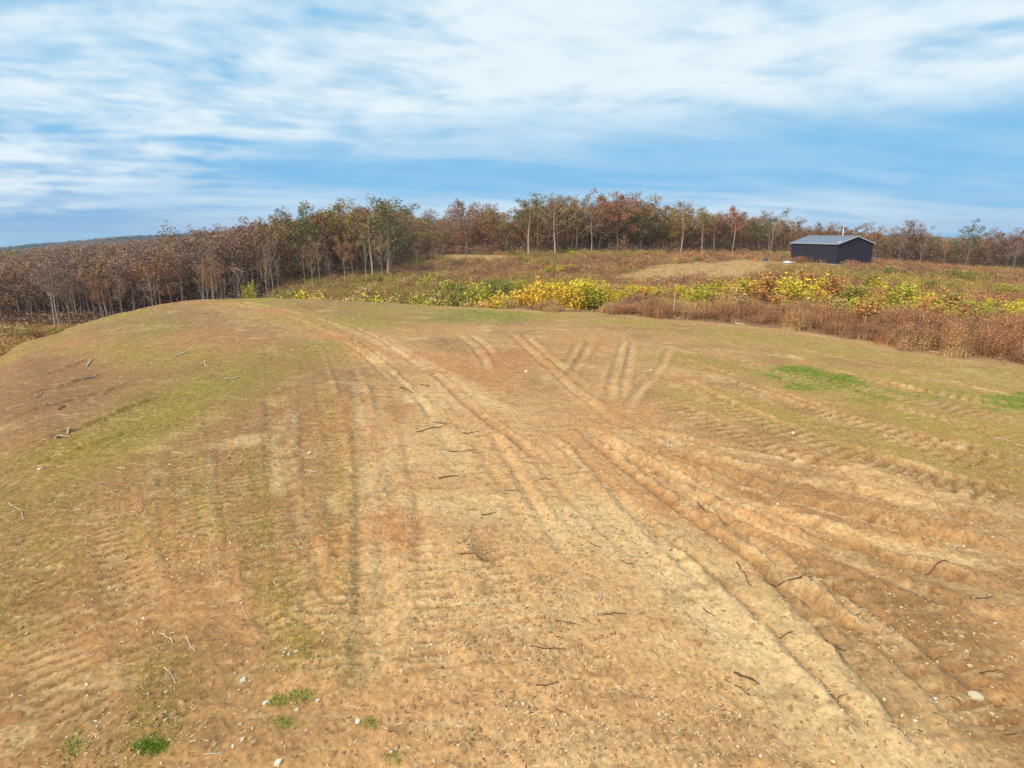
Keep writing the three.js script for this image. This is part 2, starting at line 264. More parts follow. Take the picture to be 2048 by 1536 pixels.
const PATCHES = [
  patch(1585, 745, 58, 12, 'lush', 1), patch(1660, 765, 70, 16, 'lush', 0.95), patch(1750, 790, 60, 14, 'lush', 0.5), patch(2030, 803, 65, 16, 'lush', 0.9), patch(1880, 790, 60, 12, 'lush', 0.35),
  patch(955, 634, 95, 14, 'lush', 0.5, 0.2), patch(310, 648, 75, 18, 'lush', 0.32, 0.2), patch(440, 760, 90, 30, 'lush', 0.22, 0.2), patch(240, 640, 70, 14, 'lush', 0.24, 0.2),
  patch(300, 1494, 30, 16, 'lush', 0.85, 0.3), patch(148, 1490, 18, 26, 'lush', 0.5, 0.3), patch(605, 1392, 26, 12, 'lush', 0.6, 0.3), patch(558, 1404, 18, 12, 'lush', 0.6, 0.3), patch(570, 1444, 20, 11, 'lush', 0.6, 0.3), patch(736, 1450, 18, 8, 'lush', 0.6, 0.3), patch(788, 1518, 14, 11, 'lush', 0.6, 0.3),
  patch(950, 1010, 140, 28, 'pale', 0.75), patch(1110, 1040, 80, 30, 'pale', 0.6), patch(838, 798, 30, 10, 'pale', 1), patch(900, 790, 70, 30, 'pale', 0.35), patch(1660, 1390, 140, 70, 'pale', 0.4), patch(1530, 1300, 70, 26, 'pale', 0.5), patch(870, 1200, 130, 110, 'pale', 0.35), patch(1100, 1230, 170, 60, 'pale', 0.35), patch(1430, 1290, 150, 50, 'pale', 0.35), patch(960, 690, 60, 14, 'pale', 0.3), patch(830, 900, 90, 50, 'pale', 0.35), patch(1255, 880, 30, 14, 'pale', 0.5),
  patch(960, 720, 130, 26, 'red', 0.7), patch(720, 1080, 90, 40, 'red', 0.6), patch(300, 1050, 160, 60, 'red', 0.45), patch(400, 690, 150, 30, 'red', 0.5), patch(120, 730, 150, 50, 'red', 0.55), patch(250, 1200, 250, 130, 'red', 0.3),
  patch(100, 1180, 160, 90, 'brown', 0.6), patch(70, 775, 190, 70, 'brown', 0.7), patch(200, 830, 190, 50, 'brown', 0.5), patch(250, 740, 120, 40, 'brown', 0.35), patch(60, 1000, 120, 60, 'brown', 0.4), patch(420, 1000, 110, 60, 'brown', 0.35), patch(420, 1330, 140, 70, 'brown', 0.45), patch(1650, 860, 160, 40, 'brown', 0.4), patch(1900, 1160, 150, 60, 'brown', 0.6), patch(1980, 1480, 140, 80, 'brown', 0.7), patch(1500, 1480, 130, 60, 'brown', 0.4), patch(950, 1460, 160, 60, 'brown', 0.35), patch(560, 1460, 160, 60, 'brown', 0.45), patch(1420, 890, 120, 40, 'brown', 0.35), patch(700, 860, 90, 60, 'red', 0.4), patch(1180, 840, 120, 50, 'red', 0.45), patch(1500, 1000, 160, 50, 'red', 0.35), patch(1330, 1010, 120, 60, 'red', 0.4),  // brown soil; the outer patches partly paint in lens corner darkening
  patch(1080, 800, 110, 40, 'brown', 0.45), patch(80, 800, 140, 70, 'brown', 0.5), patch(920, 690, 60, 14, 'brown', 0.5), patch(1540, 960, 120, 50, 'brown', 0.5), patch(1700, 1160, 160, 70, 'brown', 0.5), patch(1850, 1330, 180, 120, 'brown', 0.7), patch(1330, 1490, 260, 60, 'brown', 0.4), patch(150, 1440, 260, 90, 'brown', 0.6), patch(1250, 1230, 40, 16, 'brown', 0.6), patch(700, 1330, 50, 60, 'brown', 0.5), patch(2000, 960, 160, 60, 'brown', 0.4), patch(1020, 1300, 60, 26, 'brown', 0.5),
];
const lanesAt = binned(LANES), cleatsAt = binned(CLEATS), rutsAt = binned(RUTS), furrowsAt = binned(FURROWS);
// soil colours, linear
const TAN = [0.58, 0.315, 0.12], PINK_TAN = [0.74, 0.445, 0.20], PALE = [0.84, 0.60, 0.305], RED = [0.56, 0.245, 0.086], BROWN = [0.30, 0.15, 0.056], OLIVE = [0.40, 0.30, 0.048], LUSH = [0.18, 0.28, 0.018], SCRUB = [0.27, 0.155, 0.065], STRAW = [0.60, 0.355, 0.145], LOAM = [0.24, 0.125, 0.06];
const blend = (c, d, t) => { c[0] += (d[0] - c[0]) * t; c[1] += (d[1] - c[1]) * t; c[2] += (d[2] - c[2]) * t; };
const SCRUBLAND = [patch(1410, 545, 170, 20, 'straw', 1, 0.3), patch(1500, 528, 90, 9, 'straw', 0.9, 0.3), patch(1280, 560, 90, 14, 'straw', 0.6, 0.3), patch(940, 514, 80, 5, 'straw', 1, 0.3), patch(850, 509, 50, 3, 'straw', 1, 0.3), patch(1620, 532, 60, 6, 'mown', 1, 0.3), patch(1680, 537, 40, 5, 'mown', 1, 0.3)];
function soil(x, z, out) {                                      // fills out.c (colour), out.h (relief), out.g (grass), out.l (lush grass)
  const c = out.c, n1 = fbm(x * 0.35 + 7, z * 0.35, 4), n2 = fbm(x * 1.3, z * 1.3 + 40, 4, 0.6), n3 = fbm(x * 6, z * 6 + 11, 3, 0.6), n4 = vnoise(x * 23, z * 23 + 5), n5 = fbm(x * 3.2 + 21, z * 9.5, 3, 0.6);
  let h = 0.026 * n2 + 0.015 * n3 + 0.0065 * n4 + 0.012 * n5, g = 0, lush = 0;
  c[0] = TAN[0]; c[1] = TAN[1]; c[2] = TAN[2];
  blend(c, RED, 0.5 * sstep(0.0, 0.7, n1 + 0.4 * n2));
  blend(c, BROWN, 0.55 * sstep(0.05, 0.65, -n1 + 0.55 * n2));
  // browner soil on the left flank, partly lens corner darkening put into the colour
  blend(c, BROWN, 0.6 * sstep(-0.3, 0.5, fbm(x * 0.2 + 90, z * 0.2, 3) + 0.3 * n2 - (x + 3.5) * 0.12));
  blend(c, PALE, 0.55 * sstep(0.2, 0.75, fbm(x * 0.8 + 60, z * 0.8, 4, 0.6)));
  const wob = 0.5 * n2 + 0.3 * n3;
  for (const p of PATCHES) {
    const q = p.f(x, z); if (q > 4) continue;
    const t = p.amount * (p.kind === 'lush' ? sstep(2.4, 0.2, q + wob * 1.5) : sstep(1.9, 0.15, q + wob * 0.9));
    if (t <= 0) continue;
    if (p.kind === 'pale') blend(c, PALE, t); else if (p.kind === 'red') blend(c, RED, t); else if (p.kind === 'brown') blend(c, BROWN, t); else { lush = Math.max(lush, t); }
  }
  for (const s of lanesAt(x, z)) {
    const q = near(s, x, z); if (!q) continue;
    const t = s.amount * sstep(s.width / 2 + s.soft, Math.max(s.width / 2 - s.soft, 0), q[0] + wob * s.soft * 0.9);
    if (s.kind === 'pale') blend(c, PALE, t); else if (s.kind === 'pinkTan') blend(c, PINK_TAN, t * (0.75 + 0.4 * n3)); else if (s.kind === 'red') { blend(c, RED, t); g *= 1 - t; } else g = Math.max(g, t);
  }
  let pressed = 0;
  for (const s of cleatsAt(x, z)) {
    const q = near(s, x, z); if (!q) continue;
    const fade = sstep(0, 0.6, q[2]) * sstep(0, 0.6, s.total - q[2]) * sstep(-0.45, 0.1, fbm(x * 1.1 + s.total, z * 1.1, 3) + 0.22 * (s.dry ?? 1)), inside = sstep(s.width / 2 + 0.06, s.width / 2 - 0.1, q[0] + 0.06 * n3);
    const ph = (q[2] + 0.02 * n3 + 0.05 * n2 + 0.12 * n1) / s.pitch, w = ph - Math.floor(ph), bar = 1 - Math.exp(-Math.pow((w - 0.5) / 0.15, 2));
    pressed = Math.min(pressed, -fade * inside * (0.3 * s.depth + 2.1 * s.amp * (1 - bar) * (0.8 + 0.5 * n2))); h += fade * (0.010 * Math.exp(-Math.pow((q[0] - s.width / 2 - 0.08) / 0.07, 2)) * (0.7 + 0.6 * n3));
    blend(c, BROWN, clamp(0.5 * (s.dry ?? 1)) * inside * fade * (1 - bar)); blend(c, PALE, 0.26 * (s.dry ?? 1) * inside * fade * sstep(0.6, 1, bar) * sstep(-0.5, 0.4, n2));  // browner grooves, paler bar tops; dry only scales this contrast
    g *= 1 - 0.5 * inside * fade * bar; lush *= 1 - 0.55 * inside * fade * bar;
  }
  h += pressed;
  for (const s of rutsAt(x, z)) {
    const q = near(s, x, z); if (!q) continue;
    const fade = sstep(0, s.out ?? 0.7, q[2]) * sstep(0, s.out ?? 0.7, s.total - q[2]), t = fade * sstep(s.width / 2 + s.soft, s.width / 2 - s.soft * 0.6, q[0] + 0.5 * wob * s.soft);
    h += -s.depth * t + s.depth * 0.7 * fade * Math.exp(-Math.pow((q[0] - s.width / 2 - 0.1) / 0.09, 2)) * (0.8 + 0.7 * n3);
    if (s.pale > 0) { blend(c, PALE, s.pale * t * sstep(-0.6, 0.4, n2 + 0.6 * n3 + 0.3 * n1)); g *= 1 - 0.7 * t; lush *= 1 - 0.6 * t; } else blend(c, BROWN, -s.pale * 1.6 * t);
  }
  for (const s of furrowsAt(x, z)) {
    const q = near(s, x, z); if (!q) continue;
    const fade = sstep(0, 0.8, q[2]) * sstep(0, 0.8, s.total - q[2]) * sstep(-0.5, 0.15, fbm(q[2] * 0.5 + s.total * 3, s.total, 2) + 0.15), d = q[1] * s.side + 0.05 * n2 + 0.02 * n3;
    const groove = s.bold * fade * Math.exp(-Math.pow(d / 0.06, 2)), crest = Math.sqrt(s.bold) * fade * Math.exp(-Math.pow((d - 0.15) / 0.07, 2)) * (0.8 + 0.6 * n3);
    h += -s.depth * groove + 0.032 * crest * s.bold; blend(c, BROWN, 0.5 * groove); blend(c, PALE, clamp(0.5 * crest * sstep(-0.5, 0.4, n2 + n3))); g *= 1 - 0.6 * clamp(crest);
  }
  // thin young grass as seen from above, between clods
  const tooth = sstep(-0.35, 0.45, n3 + 0.5 * n4 + 0.3 * n2);
  blend(c, OLIVE, clamp(1.35 * g * (0.5 + 0.5 * tooth) * sstep(-0.9, 0.3, n2 + n1)));
  blend(c, LUSH, clamp(lush * (0.55 + 0.45 * tooth)));
  // clods, and stretched streaks that put the shadow of crumbs into the colour
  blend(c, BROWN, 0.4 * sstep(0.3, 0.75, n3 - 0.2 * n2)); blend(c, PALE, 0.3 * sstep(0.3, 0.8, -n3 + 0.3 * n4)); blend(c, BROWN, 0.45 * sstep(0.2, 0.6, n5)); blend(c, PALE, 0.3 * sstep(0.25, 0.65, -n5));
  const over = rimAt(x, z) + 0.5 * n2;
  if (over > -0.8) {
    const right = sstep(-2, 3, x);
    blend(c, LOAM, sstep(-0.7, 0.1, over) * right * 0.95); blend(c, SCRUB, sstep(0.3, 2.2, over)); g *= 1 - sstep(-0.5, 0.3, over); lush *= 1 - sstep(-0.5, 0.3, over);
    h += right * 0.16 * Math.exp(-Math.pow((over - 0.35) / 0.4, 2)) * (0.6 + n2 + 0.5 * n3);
  }
  const v = 1 + 0.15 * n4 + 0.07 * n2 + 0.08 * n3;
  c[0] *= v; c[1] *= v; c[2] *= v;
  out.h = h; out.g = g; out.l = lush;
  return out;
}
const scratch = { c: [0, 0, 0], h: 0, g: 0, l: 0 };
const fieldY = (x, z) => land(x, z) + (Math.hypot(x, z) < 50 ? soil(x, z, scratch).h : 0);

// a tiling crumb texture: colour grain and fine relief only
function crumbs(size, seed, contrast) {
  const r = rng(seed), a = new Float32Array(size * size).fill(0.5);
  const dab = (x, y, rad, v) => { const R = Math.ceil(rad); for (let j = -R; j <= R; j++) for (let i = -R; i <= R; i++) { const d = (i * i + j * j) / (rad * rad); if (d < 1) { const k = ((y + j + size) % size) * size + ((x + i + size) % size); a[k] += v * (1 - d); } } };
  for (let n = 0; n < size * size / 22; n++) dab(Math.floor(r() * size), Math.floor(r() * size), 1 + Math.pow(r(), 4) * 7, (r() - 0.5) * contrast);
  return a;
}
const GRAIN = 1024, grain = crumbs(GRAIN, 5, 0.42);
function grainMaps() {
  const col = new Uint8Array(GRAIN * GRAIN * 4), hgt = new Uint8Array(GRAIN * GRAIN * 4), r = rng(8);
  for (let k = 0; k < GRAIN * GRAIN; k++) {
    const v = clamp(0.92 + (grain[k] - 0.5) * 0.6 + (r() - 0.5) * 0.12, 0.3, 1), b = clamp(grain[k]) * 255;
    col[k * 4] = 255 * v; col[k * 4 + 1] = 255 * Math.min(1, v * (0.985 + 0.03 * (grain[k] - 0.5))); col[k * 4 + 2] = 255 * Math.min(1, v * (0.96 + 0.08 * (grain[k] - 0.5))); col[k * 4 + 3] = 255;
    hgt[k * 4] = hgt[k * 4 + 1] = hgt[k * 4 + 2] = b; hgt[k * 4 + 3] = 255;
  }
  const make = (d, srgb) => { const t = new THREE.DataTexture(d, GRAIN, GRAIN); t.wrapS = t.wrapT = THREE.RepeatWrapping; t.magFilter = THREE.LinearFilter; t.minFilter = THREE.LinearMipmapLinearFilter; t.generateMipmaps = true; if (srgb) t.colorSpace = THREE.SRGBColorSpace; t.needsUpdate = true; return t; };
  return [make(col, true), make(hgt, false)];
}
const [grainColor, grainHeight] = grainMaps();
const soilMat = new THREE.MeshStandardMaterial({ vertexColors: true, roughness: 1, map: grainColor, bumpMap: grainHeight, bumpScale: 0.012 });
const scrubMat = new THREE.MeshStandardMaterial({ vertexColors: true, roughness: 1, map: grainColor });

function sheet(azimuths, radii, paint, uvSize, name, mat) {
  const nA = azimuths.length, nR = radii.length, pos = new Float32Array(nA * nR * 3), col = new Float32Array(nA * nR * 3), uv = new Float32Array(nA * nR * 2), idx = new Uint32Array((nA - 1) * (nR - 1) * 6);
  let k = 0;
  for (let j = 0; j < nR; j++) for (let i = 0; i < nA; i++, k++) {
    const a = azimuths[i], x = radii[j] * Math.sin(a), z = -radii[j] * Math.cos(a), o = paint(x, z, radii[j]);
    pos[k * 3] = x; pos[k * 3 + 1] = land(x, z) + o.h; pos[k * 3 + 2] = z;
    col[k * 3] = o.c[0]; col[k * 3 + 1] = o.c[1]; col[k * 3 + 2] = o.c[2];
    uv[k * 2] = x / uvSize; uv[k * 2 + 1] = z / uvSize;
  }
  k = 0;
  for (let j = 0; j < nR - 1; j++) for (let i = 0; i < nA - 1; i++) { const p = j * nA + i; idx[k++] = p; idx[k++] = p + 1; idx[k++] = p + nA; idx[k++] = p + 1; idx[k++] = p + nA + 1; idx[k++] = p + nA; }
  const g = new THREE.BufferGeometry();
  g.setAttribute('position', new THREE.BufferAttribute(pos, 3)); g.setAttribute('color', new THREE.BufferAttribute(col, 3)); g.setAttribute('uv', new THREE.BufferAttribute(uv, 2));
  g.setIndex(new THREE.BufferAttribute(idx, 1)); g.computeVertexNormals();
  const m = new THREE.Mesh(g, mat); m.name = name; m.castShadow = m.receiveShadow = true; scene.add(m);
  return m;
}
const D2R = Math.PI / 180, angles = [];
for (let a = -180; a < -80; a += 4) angles.push(a * D2R);
for (let a = -80; a < -52.3; a += 0.7) angles.push(a * D2R);
for (let i = 0; i <= 860; i++) angles.push((-52 + 104 * i / 860) * D2R);
for (let a = 52.7; a < 80; a += 0.7) angles.push(a * D2R);
for (let a = 80; a <= 180; a += 4) angles.push(a * D2R);
const rings = [0.05, 0.6, 1.2, 1.8, 2.4, 2.9];
for (let q = 3.3; q < 50; q *= 1 + (q < 8 ? 0.0042 : q < 22 ? 0.0028 : 0.006)) rings.push(q);
rings.push(50);
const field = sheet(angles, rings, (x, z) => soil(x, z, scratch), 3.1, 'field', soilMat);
field.userData = { kind: 'structure', label: 'graded bare dirt field on a rounded hilltop with crawler tracks', category: 'field' };
console.log('field built');

const hillPaint = { c: [0, 0, 0], h: 0 };
function hillColor(x, z, r) {
  const c = hillPaint.c, n1 = fbm(x * 0.05 + 4, z * 0.05, 4), n2 = fbm(x * 0.3, z * 0.3 + 8, 3);
  c[0] = SCRUB[0]; c[1] = SCRUB[1]; c[2] = SCRUB[2];
  if (r < 300) {
    blend(c, [0.20, 0.16, 0.05], 0.6 * sstep(-0.1, 0.5, n1 + 0.4 * n2)); blend(c, [0.13, 0.07, 0.045], 0.6 * sstep(0.0, 0.5, -n1 + 0.4 * n2));
    for (const p of SCRUBLAND) { const q = p.f(x, z); if (q < 4) { const t = p.amount * sstep(1.7, 0.3, q + 0.7 * n2 + 0.4 * n1); blend(c, p.kind === 'straw' ? STRAW : [0.30, 0.26, 0.07], t); } }
  } else blend(c, [0.10, 0.07, 0.045], 0.6);
  if (r < 50.001) { soil(x, z, scratch); hillPaint.h = scratch.h; blend(c, scratch.c, 1); } else hillPaint.h = 0;
  return hillPaint;
}
const hillRings = [50]; while (hillRings[hillRings.length - 1] < 2700) hillRings.push(hillRings[hillRings.length - 1] * 1.022);
const hillAngles = []; for (let i = 0; i < angles.length; i++) if (Math.abs(angles[i]) > 51.9 * D2R || i % 4 === angles.indexOf(angles.find(a => a > -52.01 * D2R)) % 4) hillAngles.push(angles[i]);
sheet(hillAngles, hillRings, hillColor, 3.1, 'hillside', scrubMat).userData = { kind: 'structure', label: 'scrub-covered hillside falling to wooded valley and ridge', category: 'hillside' };
console.log('hillside built');

// ------------------------------------------------------------------ helpers for things
const taken = {};
function numbered(n) { taken[n] = (taken[n] ?? -1) + 1; return taken[n] ? `${n}_${String(taken[n]).padStart(3, '0')}` : n; }
function tag(o, name, label, category, group) { o.name = numbered(name); o.userData = { label, category }; if (group) o.userData.group = group; o.traverse(m => { m.castShadow = m.receiveShadow = true; }); scene.add(o); return o; }
function part(parent, name, geo, mat) { const m = new THREE.Mesh(geo, mat); m.name = name; m.castShadow = m.receiveShadow = true; parent.add(m); return m; }
const matte = (r, g, b, rough = 1) => new THREE.MeshStandardMaterial({ color: new THREE.Color().setRGB(r, g, b), roughness: rough });
class Soup {                                                     // triangles with colours
  constructor() { this.p = []; this.c = []; this.i = []; }
  get n() { return this.p.length / 3; }
  v(x, y, z, c) { this.p.push(x, y, z); this.c.push(c[0], c[1], c[2]); return this.n - 1; }
  tube(path, radii, sides, col, rough = 0) {                     // path of [x,y,z]
    const start = this.n;
    for (let k = 0; k < path.length; k++) {
      const a = path[Math.max(k - 1, 0)], b = path[Math.min(k + 1, path.length - 1)];
      let dx = b[0] - a[0], dy = b[1] - a[1], dz = b[2] - a[2]; const L = Math.hypot(dx, dy, dz) || 1; dx /= L; dy /= L; dz /= L;
      let ux = Math.abs(dy) < 0.9 ? 0 : 1, uy = Math.abs(dy) < 0.9 ? 1 : 0, uz = 0;
      let sx = dy * uz - dz * uy, sy = dz * ux - dx * uz, sz = dx * uy - dy * ux; const M = Math.hypot(sx, sy, sz) || 1; sx /= M; sy /= M; sz /= M;
      const tx = sy * dz - sz * dy, ty = sz * dx - sx * dz, tz = sx * dy - sy * dx;
      for (let s = 0; s < sides; s++) { const q = s / sides * 2 * Math.PI + k * 0.3, r = radii[k] * (1 + rough * Math.sin(q * 2.3 + k * 5.1)), ca = Math.cos(q) * r, sa = Math.sin(q) * r; this.v(path[k][0] + sx * ca + tx * sa, path[k][1] + sy * ca + ty * sa, path[k][2] + sz * ca + tz * sa, col); }
    }
    for (let k = 0; k < path.length - 1; k++) for (let s = 0; s < sides; s++) { const a = start + k * sides + s, b = start + k * sides + (s + 1) % sides; this.i.push(a, a + sides, b, b, a + sides, b + sides); }
    for (const k of [0, path.length - 1]) for (let s = 1; s < sides - 1; s++) { const a = start + k * sides; k ? this.i.push(a, a + s, a + s + 1) : this.i.push(a, a + s + 1, a + s); }
  }
  leaf(x, y, z, size, r, col, up = 0.3) {                        // a bent four-cornered leaf spray, turned at random
    const a = r() * 6.283, e = (r() - 0.5) * 2, ce = Math.sqrt(1 - e * e), ux = Math.cos(a) * ce, uy = e * (1 - up) , uz = Math.sin(a) * ce;
    const b = r() * 6.283; let wx = Math.cos(b), wy = (r() - 0.5) * 1.6, wz = Math.sin(b); const d = wx * ux + wy * uy + wz * uz; wx -= d * ux; wy -= d * uy; wz -= d * uz; const L = Math.hypot(wx, wy, wz) || 1;
    const s = size * 0.5, t = s * (0.45 + 0.35 * r()) / L, k = s * 0.25 * (r() - 0.5);
    const p = this.v(x - ux * s, y - uy * s, z - uz * s, col); this.v(x + wx * t, y + wy * t + k, z + wz * t, col); this.v(x + ux * s, y + uy * s, z + uz * s, col); this.v(x - wx * t, y - wy * t - k, z - wz * t, col);
    this.i.push(p, p + 1, p + 2, p, p + 2, p + 3);
  }
  blade(x, z, h, w, lean, az, col, y = 0) {
    const dx = Math.cos(az), dz = Math.sin(az), p = this.v(x - dz * w / 2, y, z + dx * w / 2, col); this.v(x + dz * w / 2, y, z - dx * w / 2, col); this.v(x + dx * lean * 0.45 + dz * w * 0.35, y + h * 0.6, z + dz * lean * 0.45 - dx * w * 0.35, col); this.v(x + dx * lean * 0.45 - dz * w * 0.35, y + h * 0.6, z + dz * lean * 0.45 + dx * w * 0.35, col); this.v(x + dx * lean, y + h, z + dz * lean, col);
    this.i.push(p, p + 1, p + 2, p, p + 2, p + 3, p + 3, p + 2, p + 4);
  }
  geo(flat = false) { const g = new THREE.BufferGeometry(); g.setAttribute('position', new THREE.Float32BufferAttribute(this.p, 3)); g.setAttribute('color', new THREE.Float32BufferAttribute(this.c, 3)); g.setIndex(this.i); g.computeVertexNormals(); return flat ? g.toNonIndexed() : g; }
}
const dummy = new THREE.Object3D(), tint = new THREE.Color();
function scatter(name, label, category, geo, mat, items) {       // items: [x, y, z, sx, sy, sz, turnY, tilt, r, g, b]
  const m = new THREE.InstancedMesh(geo, mat, items.length);
  items.forEach((t, k) => { dummy.position.set(t[0], t[1], t[2]); dummy.rotation.set(t[7], t[6], 0); dummy.scale.set(t[3], t[4], t[5]); dummy.updateMatrix(); m.setMatrixAt(k, dummy.matrix); m.setColorAt(k, tint.setRGB(t[8], t[9], t[10])); });
  tag(m, name, label, category); m.userData.kind = 'stuff';
  return m;
}
const leafy = new THREE.MeshStandardMaterial({ vertexColors: true, roughness: 1, side: THREE.DoubleSide });
const leafTint = (r, g, b) => new THREE.MeshStandardMaterial({ color: new THREE.Color().setRGB(r, g, b), vertexColors: true, roughness: 1, side: THREE.DoubleSide });

// ------------------------------------------------------------------ barn
{
  const barn = new THREE.Group();
  const L = 12.4, Wd = 7.4, base = -1.55, eaveH = 3.55, rise = 1.25, over = 0.3;
  const [cx, cz] = [58.0, -110];
  barn.position.set(cx, base, cz);
  const dir = Math.atan2(-2.7, -12);                            // long wall runs from the near corner to the far one
  barn.rotation.y = Math.atan2(-2.7, -12) + Math.PI;            // local +z from far to near; turned below
  barn.rotation.y = Math.atan2(2.7, 12);                        // local -z runs along the long wall, local +x along the gable
  const wallMat = matte(0.030, 0.026, 0.046, 0.75), ribMat = matte(0.034, 0.030, 0.052, 0.7), roofMat = new THREE.MeshStandardMaterial({ color: new THREE.Color().setRGB(0.25, 0.285, 0.36), roughness: 0.45, metalness: 0.25 }), trimMat = matte(0.55, 0.58, 0.64, 0.6), white = matte(0.8, 0.8, 0.8, 0.5), slabMat = matte(0.36, 0.34, 0.3);
  const box = (w, h, d, x, y, z) => new THREE.BoxGeometry(w, h, d).translate(x, y, z);
  part(barn, 'foundation', box(Wd + 0.1, 0.6, L + 0.1, Wd / 2, -0.22, -L / 2), slabMat);
  const wall = (name, geo, ribs) => { const w = part(barn, name, geo, wallMat); part(w, 'ribs', mergeGeometries(ribs), ribMat); };
  const longRibs = x => Array.from({ length: 40 }, (_, i) => box(0.035, eaveH - 0.1, 0.05, x, eaveH / 2 + 0.06, -0.15 - i * (L - 0.3) / 39));
  wall('side_wall', box(0.12, eaveH, L - 0.24, 0.06, eaveH / 2 + 0.05, -L / 2), longRibs(-0.016));
  wall('side_wall', box(0.12, eaveH, L - 0.24, Wd - 0.06, eaveH / 2 + 0.05, -L / 2), longRibs(Wd + 0.016));
  const gable = z => { const s = new THREE.Shape([[0, 0.05], [Wd, 0.05], [Wd, eaveH], [Wd / 2, eaveH + rise], [0, eaveH]].map(p => new THREE.Vector2(...p))); return new THREE.ExtrudeGeometry(s, { depth: 0.12, bevelEnabled: false }).translate(0, 0, z); };
  const gableRibs = z => Array.from({ length: 24 }, (_, i) => { const x = 0.15 + i * (Wd - 0.3) / 23, h = eaveH - 0.12 + rise * (1 - Math.abs(x - Wd / 2) / (Wd / 2)); return box(0.05, h, 0.035, x, h / 2 + 0.06, z); });
  wall('gable_wall', gable(-0.12), gableRibs(0.016)); wall('gable_wall', gable(-L), gableRibs(-L - 0.016));
  const slope = Math.hypot(Wd / 2, rise), ang = Math.atan2(rise, Wd / 2), sl = slope + over;
  for (const s of [-1, 1]) {
    const g = new THREE.Group(); 
    const place = geo => geo.rotateZ(-s * ang).translate(Wd / 2 + s * Math.cos(ang) * (sl / 2), eaveH + rise + 0.13 - Math.sin(ang) * (sl / 2), -L / 2);
    const r = part(barn, 'roof_slope', place(new THREE.BoxGeometry(sl, 0.06, L + 2 * over)), roofMat);
    part(r, 'seams', mergeGeometries(Array.from({ length: 30 }, (_, i) => place(box(sl, 0.03, 0.04, 0, 0.045, -L / 2 - over + 0.2 + i * (L + 2 * over - 0.4) / 29)))), roofMat);
    part(r, 'eave_trim', place(box(0.05, 0.15, L + 2 * over + 0.06, s * (sl / 2 + 0.028), -0.03, 0)), trimMat);
    part(r, 'gable_trim', place(box(sl, 0.15, 0.05, 0, -0.03, L / 2 + over + 0.028)), trimMat);
    if (s === 1) {
      const pipe = new Soup(); const px = Wd / 2 + 0.7, py = eaveH + rise - 0.1, pz = -4.3; pipe.tube([[px, py, pz], [px, py + 0.75, pz], [px, py + 0.76, pz], [px, py + 1.05, pz], [px, py + 1.06, pz], [px, py + 2.05, pz]], [0.085, 0.085, 0.13, 0.13, 0.085, 0.085], 10, [1, 1, 1]);
      const m = part(r, 'flue_pipe', pipe.geo(), white);
    }
  }
  part(barn, 'ridge_cap', box(0.4, 0.05, L + 2 * over + 0.02, Wd / 2, eaveH + rise + 0.185, -L / 2), trimMat);
  const cornerPiece = part(barn, 'white_corner_piece', new THREE.BoxGeometry(0.55, 0.06, 0.35).rotateZ(ang).translate(0.2, eaveH + 0.33, 0.05), white);  // small white slab at the near eave corner
  // door with a low step in the long wall
  const door = part(barn, 'door', box(0.05, 2.1, 1.0, -0.045, 1.1, -6.2), matte(0.036, 0.03, 0.05, 0.5)); part(door, 'handle', box(0.05, 0.05, 0.14, -0.1, 1.05, -5.85), trimMat);
  // lean-to against the far side
  const lean = part(barn, 'lean_to_roof', new THREE.BoxGeometry(2.4, 0.07, 4.2).rotateZ(-0.14).translate(Wd + 1.1, 2.1, -3.4), roofMat);
  for (const z of [-1.5, -5.3]) part(lean, 'post', box(0.13, 2.3, 0.13, Wd + 2.1, 0.78, z), white);
  tag(barn, 'barn', 'dark navy metal barn with pale blue gable roof and thin white flue', 'barn');

  const spot = (u, v) => { const p = new THREE.Vector3(u, 0, v).applyAxisAngle(new THREE.Vector3(0, 1, 0), barn.rotation.y); return [p.x + cx, p.z + cz]; };
  const ac = new THREE.Group(), acMat = matte(0.30, 0.29, 0.33, 0.5), dark = matte(0.05, 0.05, 0.06);
  part(ac, 'cabinet', box(0.75, 0.72, 0.8, 0, 0.42, 0), acMat); part(ac, 'pad', box(0.95, 0.1, 1.0, 0, 0.0, 0), slabMat);
  const grille = part(ac, 'fan_grille', new THREE.CylinderGeometry(0.28, 0.28, 0.04, 20).translate(0, 0.8, 0), dark); 
  for (let k = 0; k < 6; k++) part(ac, 'louvre', box(0.02, 0.035, 0.66, -0.385, 0.2 + k * 0.09, 0), dark);
  part(ac, 'conduit', box(0.08, 0.9, 0.08, 0.42, 0.85, 0.1), dark);
  const [ax, azz] = spot(-0.75, -8.8); ac.position.set(ax, land(ax, azz) + 0.05, azz); ac.rotation.y = barn.rotation.y; tag(ac, 'air_conditioner', 'grey air conditioner unit standing against the long barn wall', 'air conditioner');
  const post = new THREE.Group(), [bx2, bz2] = spot(-0.6, -6.9); post.position.set(bx2, land(bx2, bz2), bz2); part(post, 'shaft', new THREE.CylinderGeometry(0.05, 0.06, 0.5, 8).translate(0, 0.22, 0), trimMat); part(post, 'cap', new THREE.SphereGeometry(0.08, 10, 6).translate(0, 0.49, 0), white); tag(post, 'marker_post', 'short pale marker post in grass beside the barn wall', 'post');
  // white sheet and a propped panel on the straw-coloured ground
  const sheetAt = (px, py) => hit(px, py);
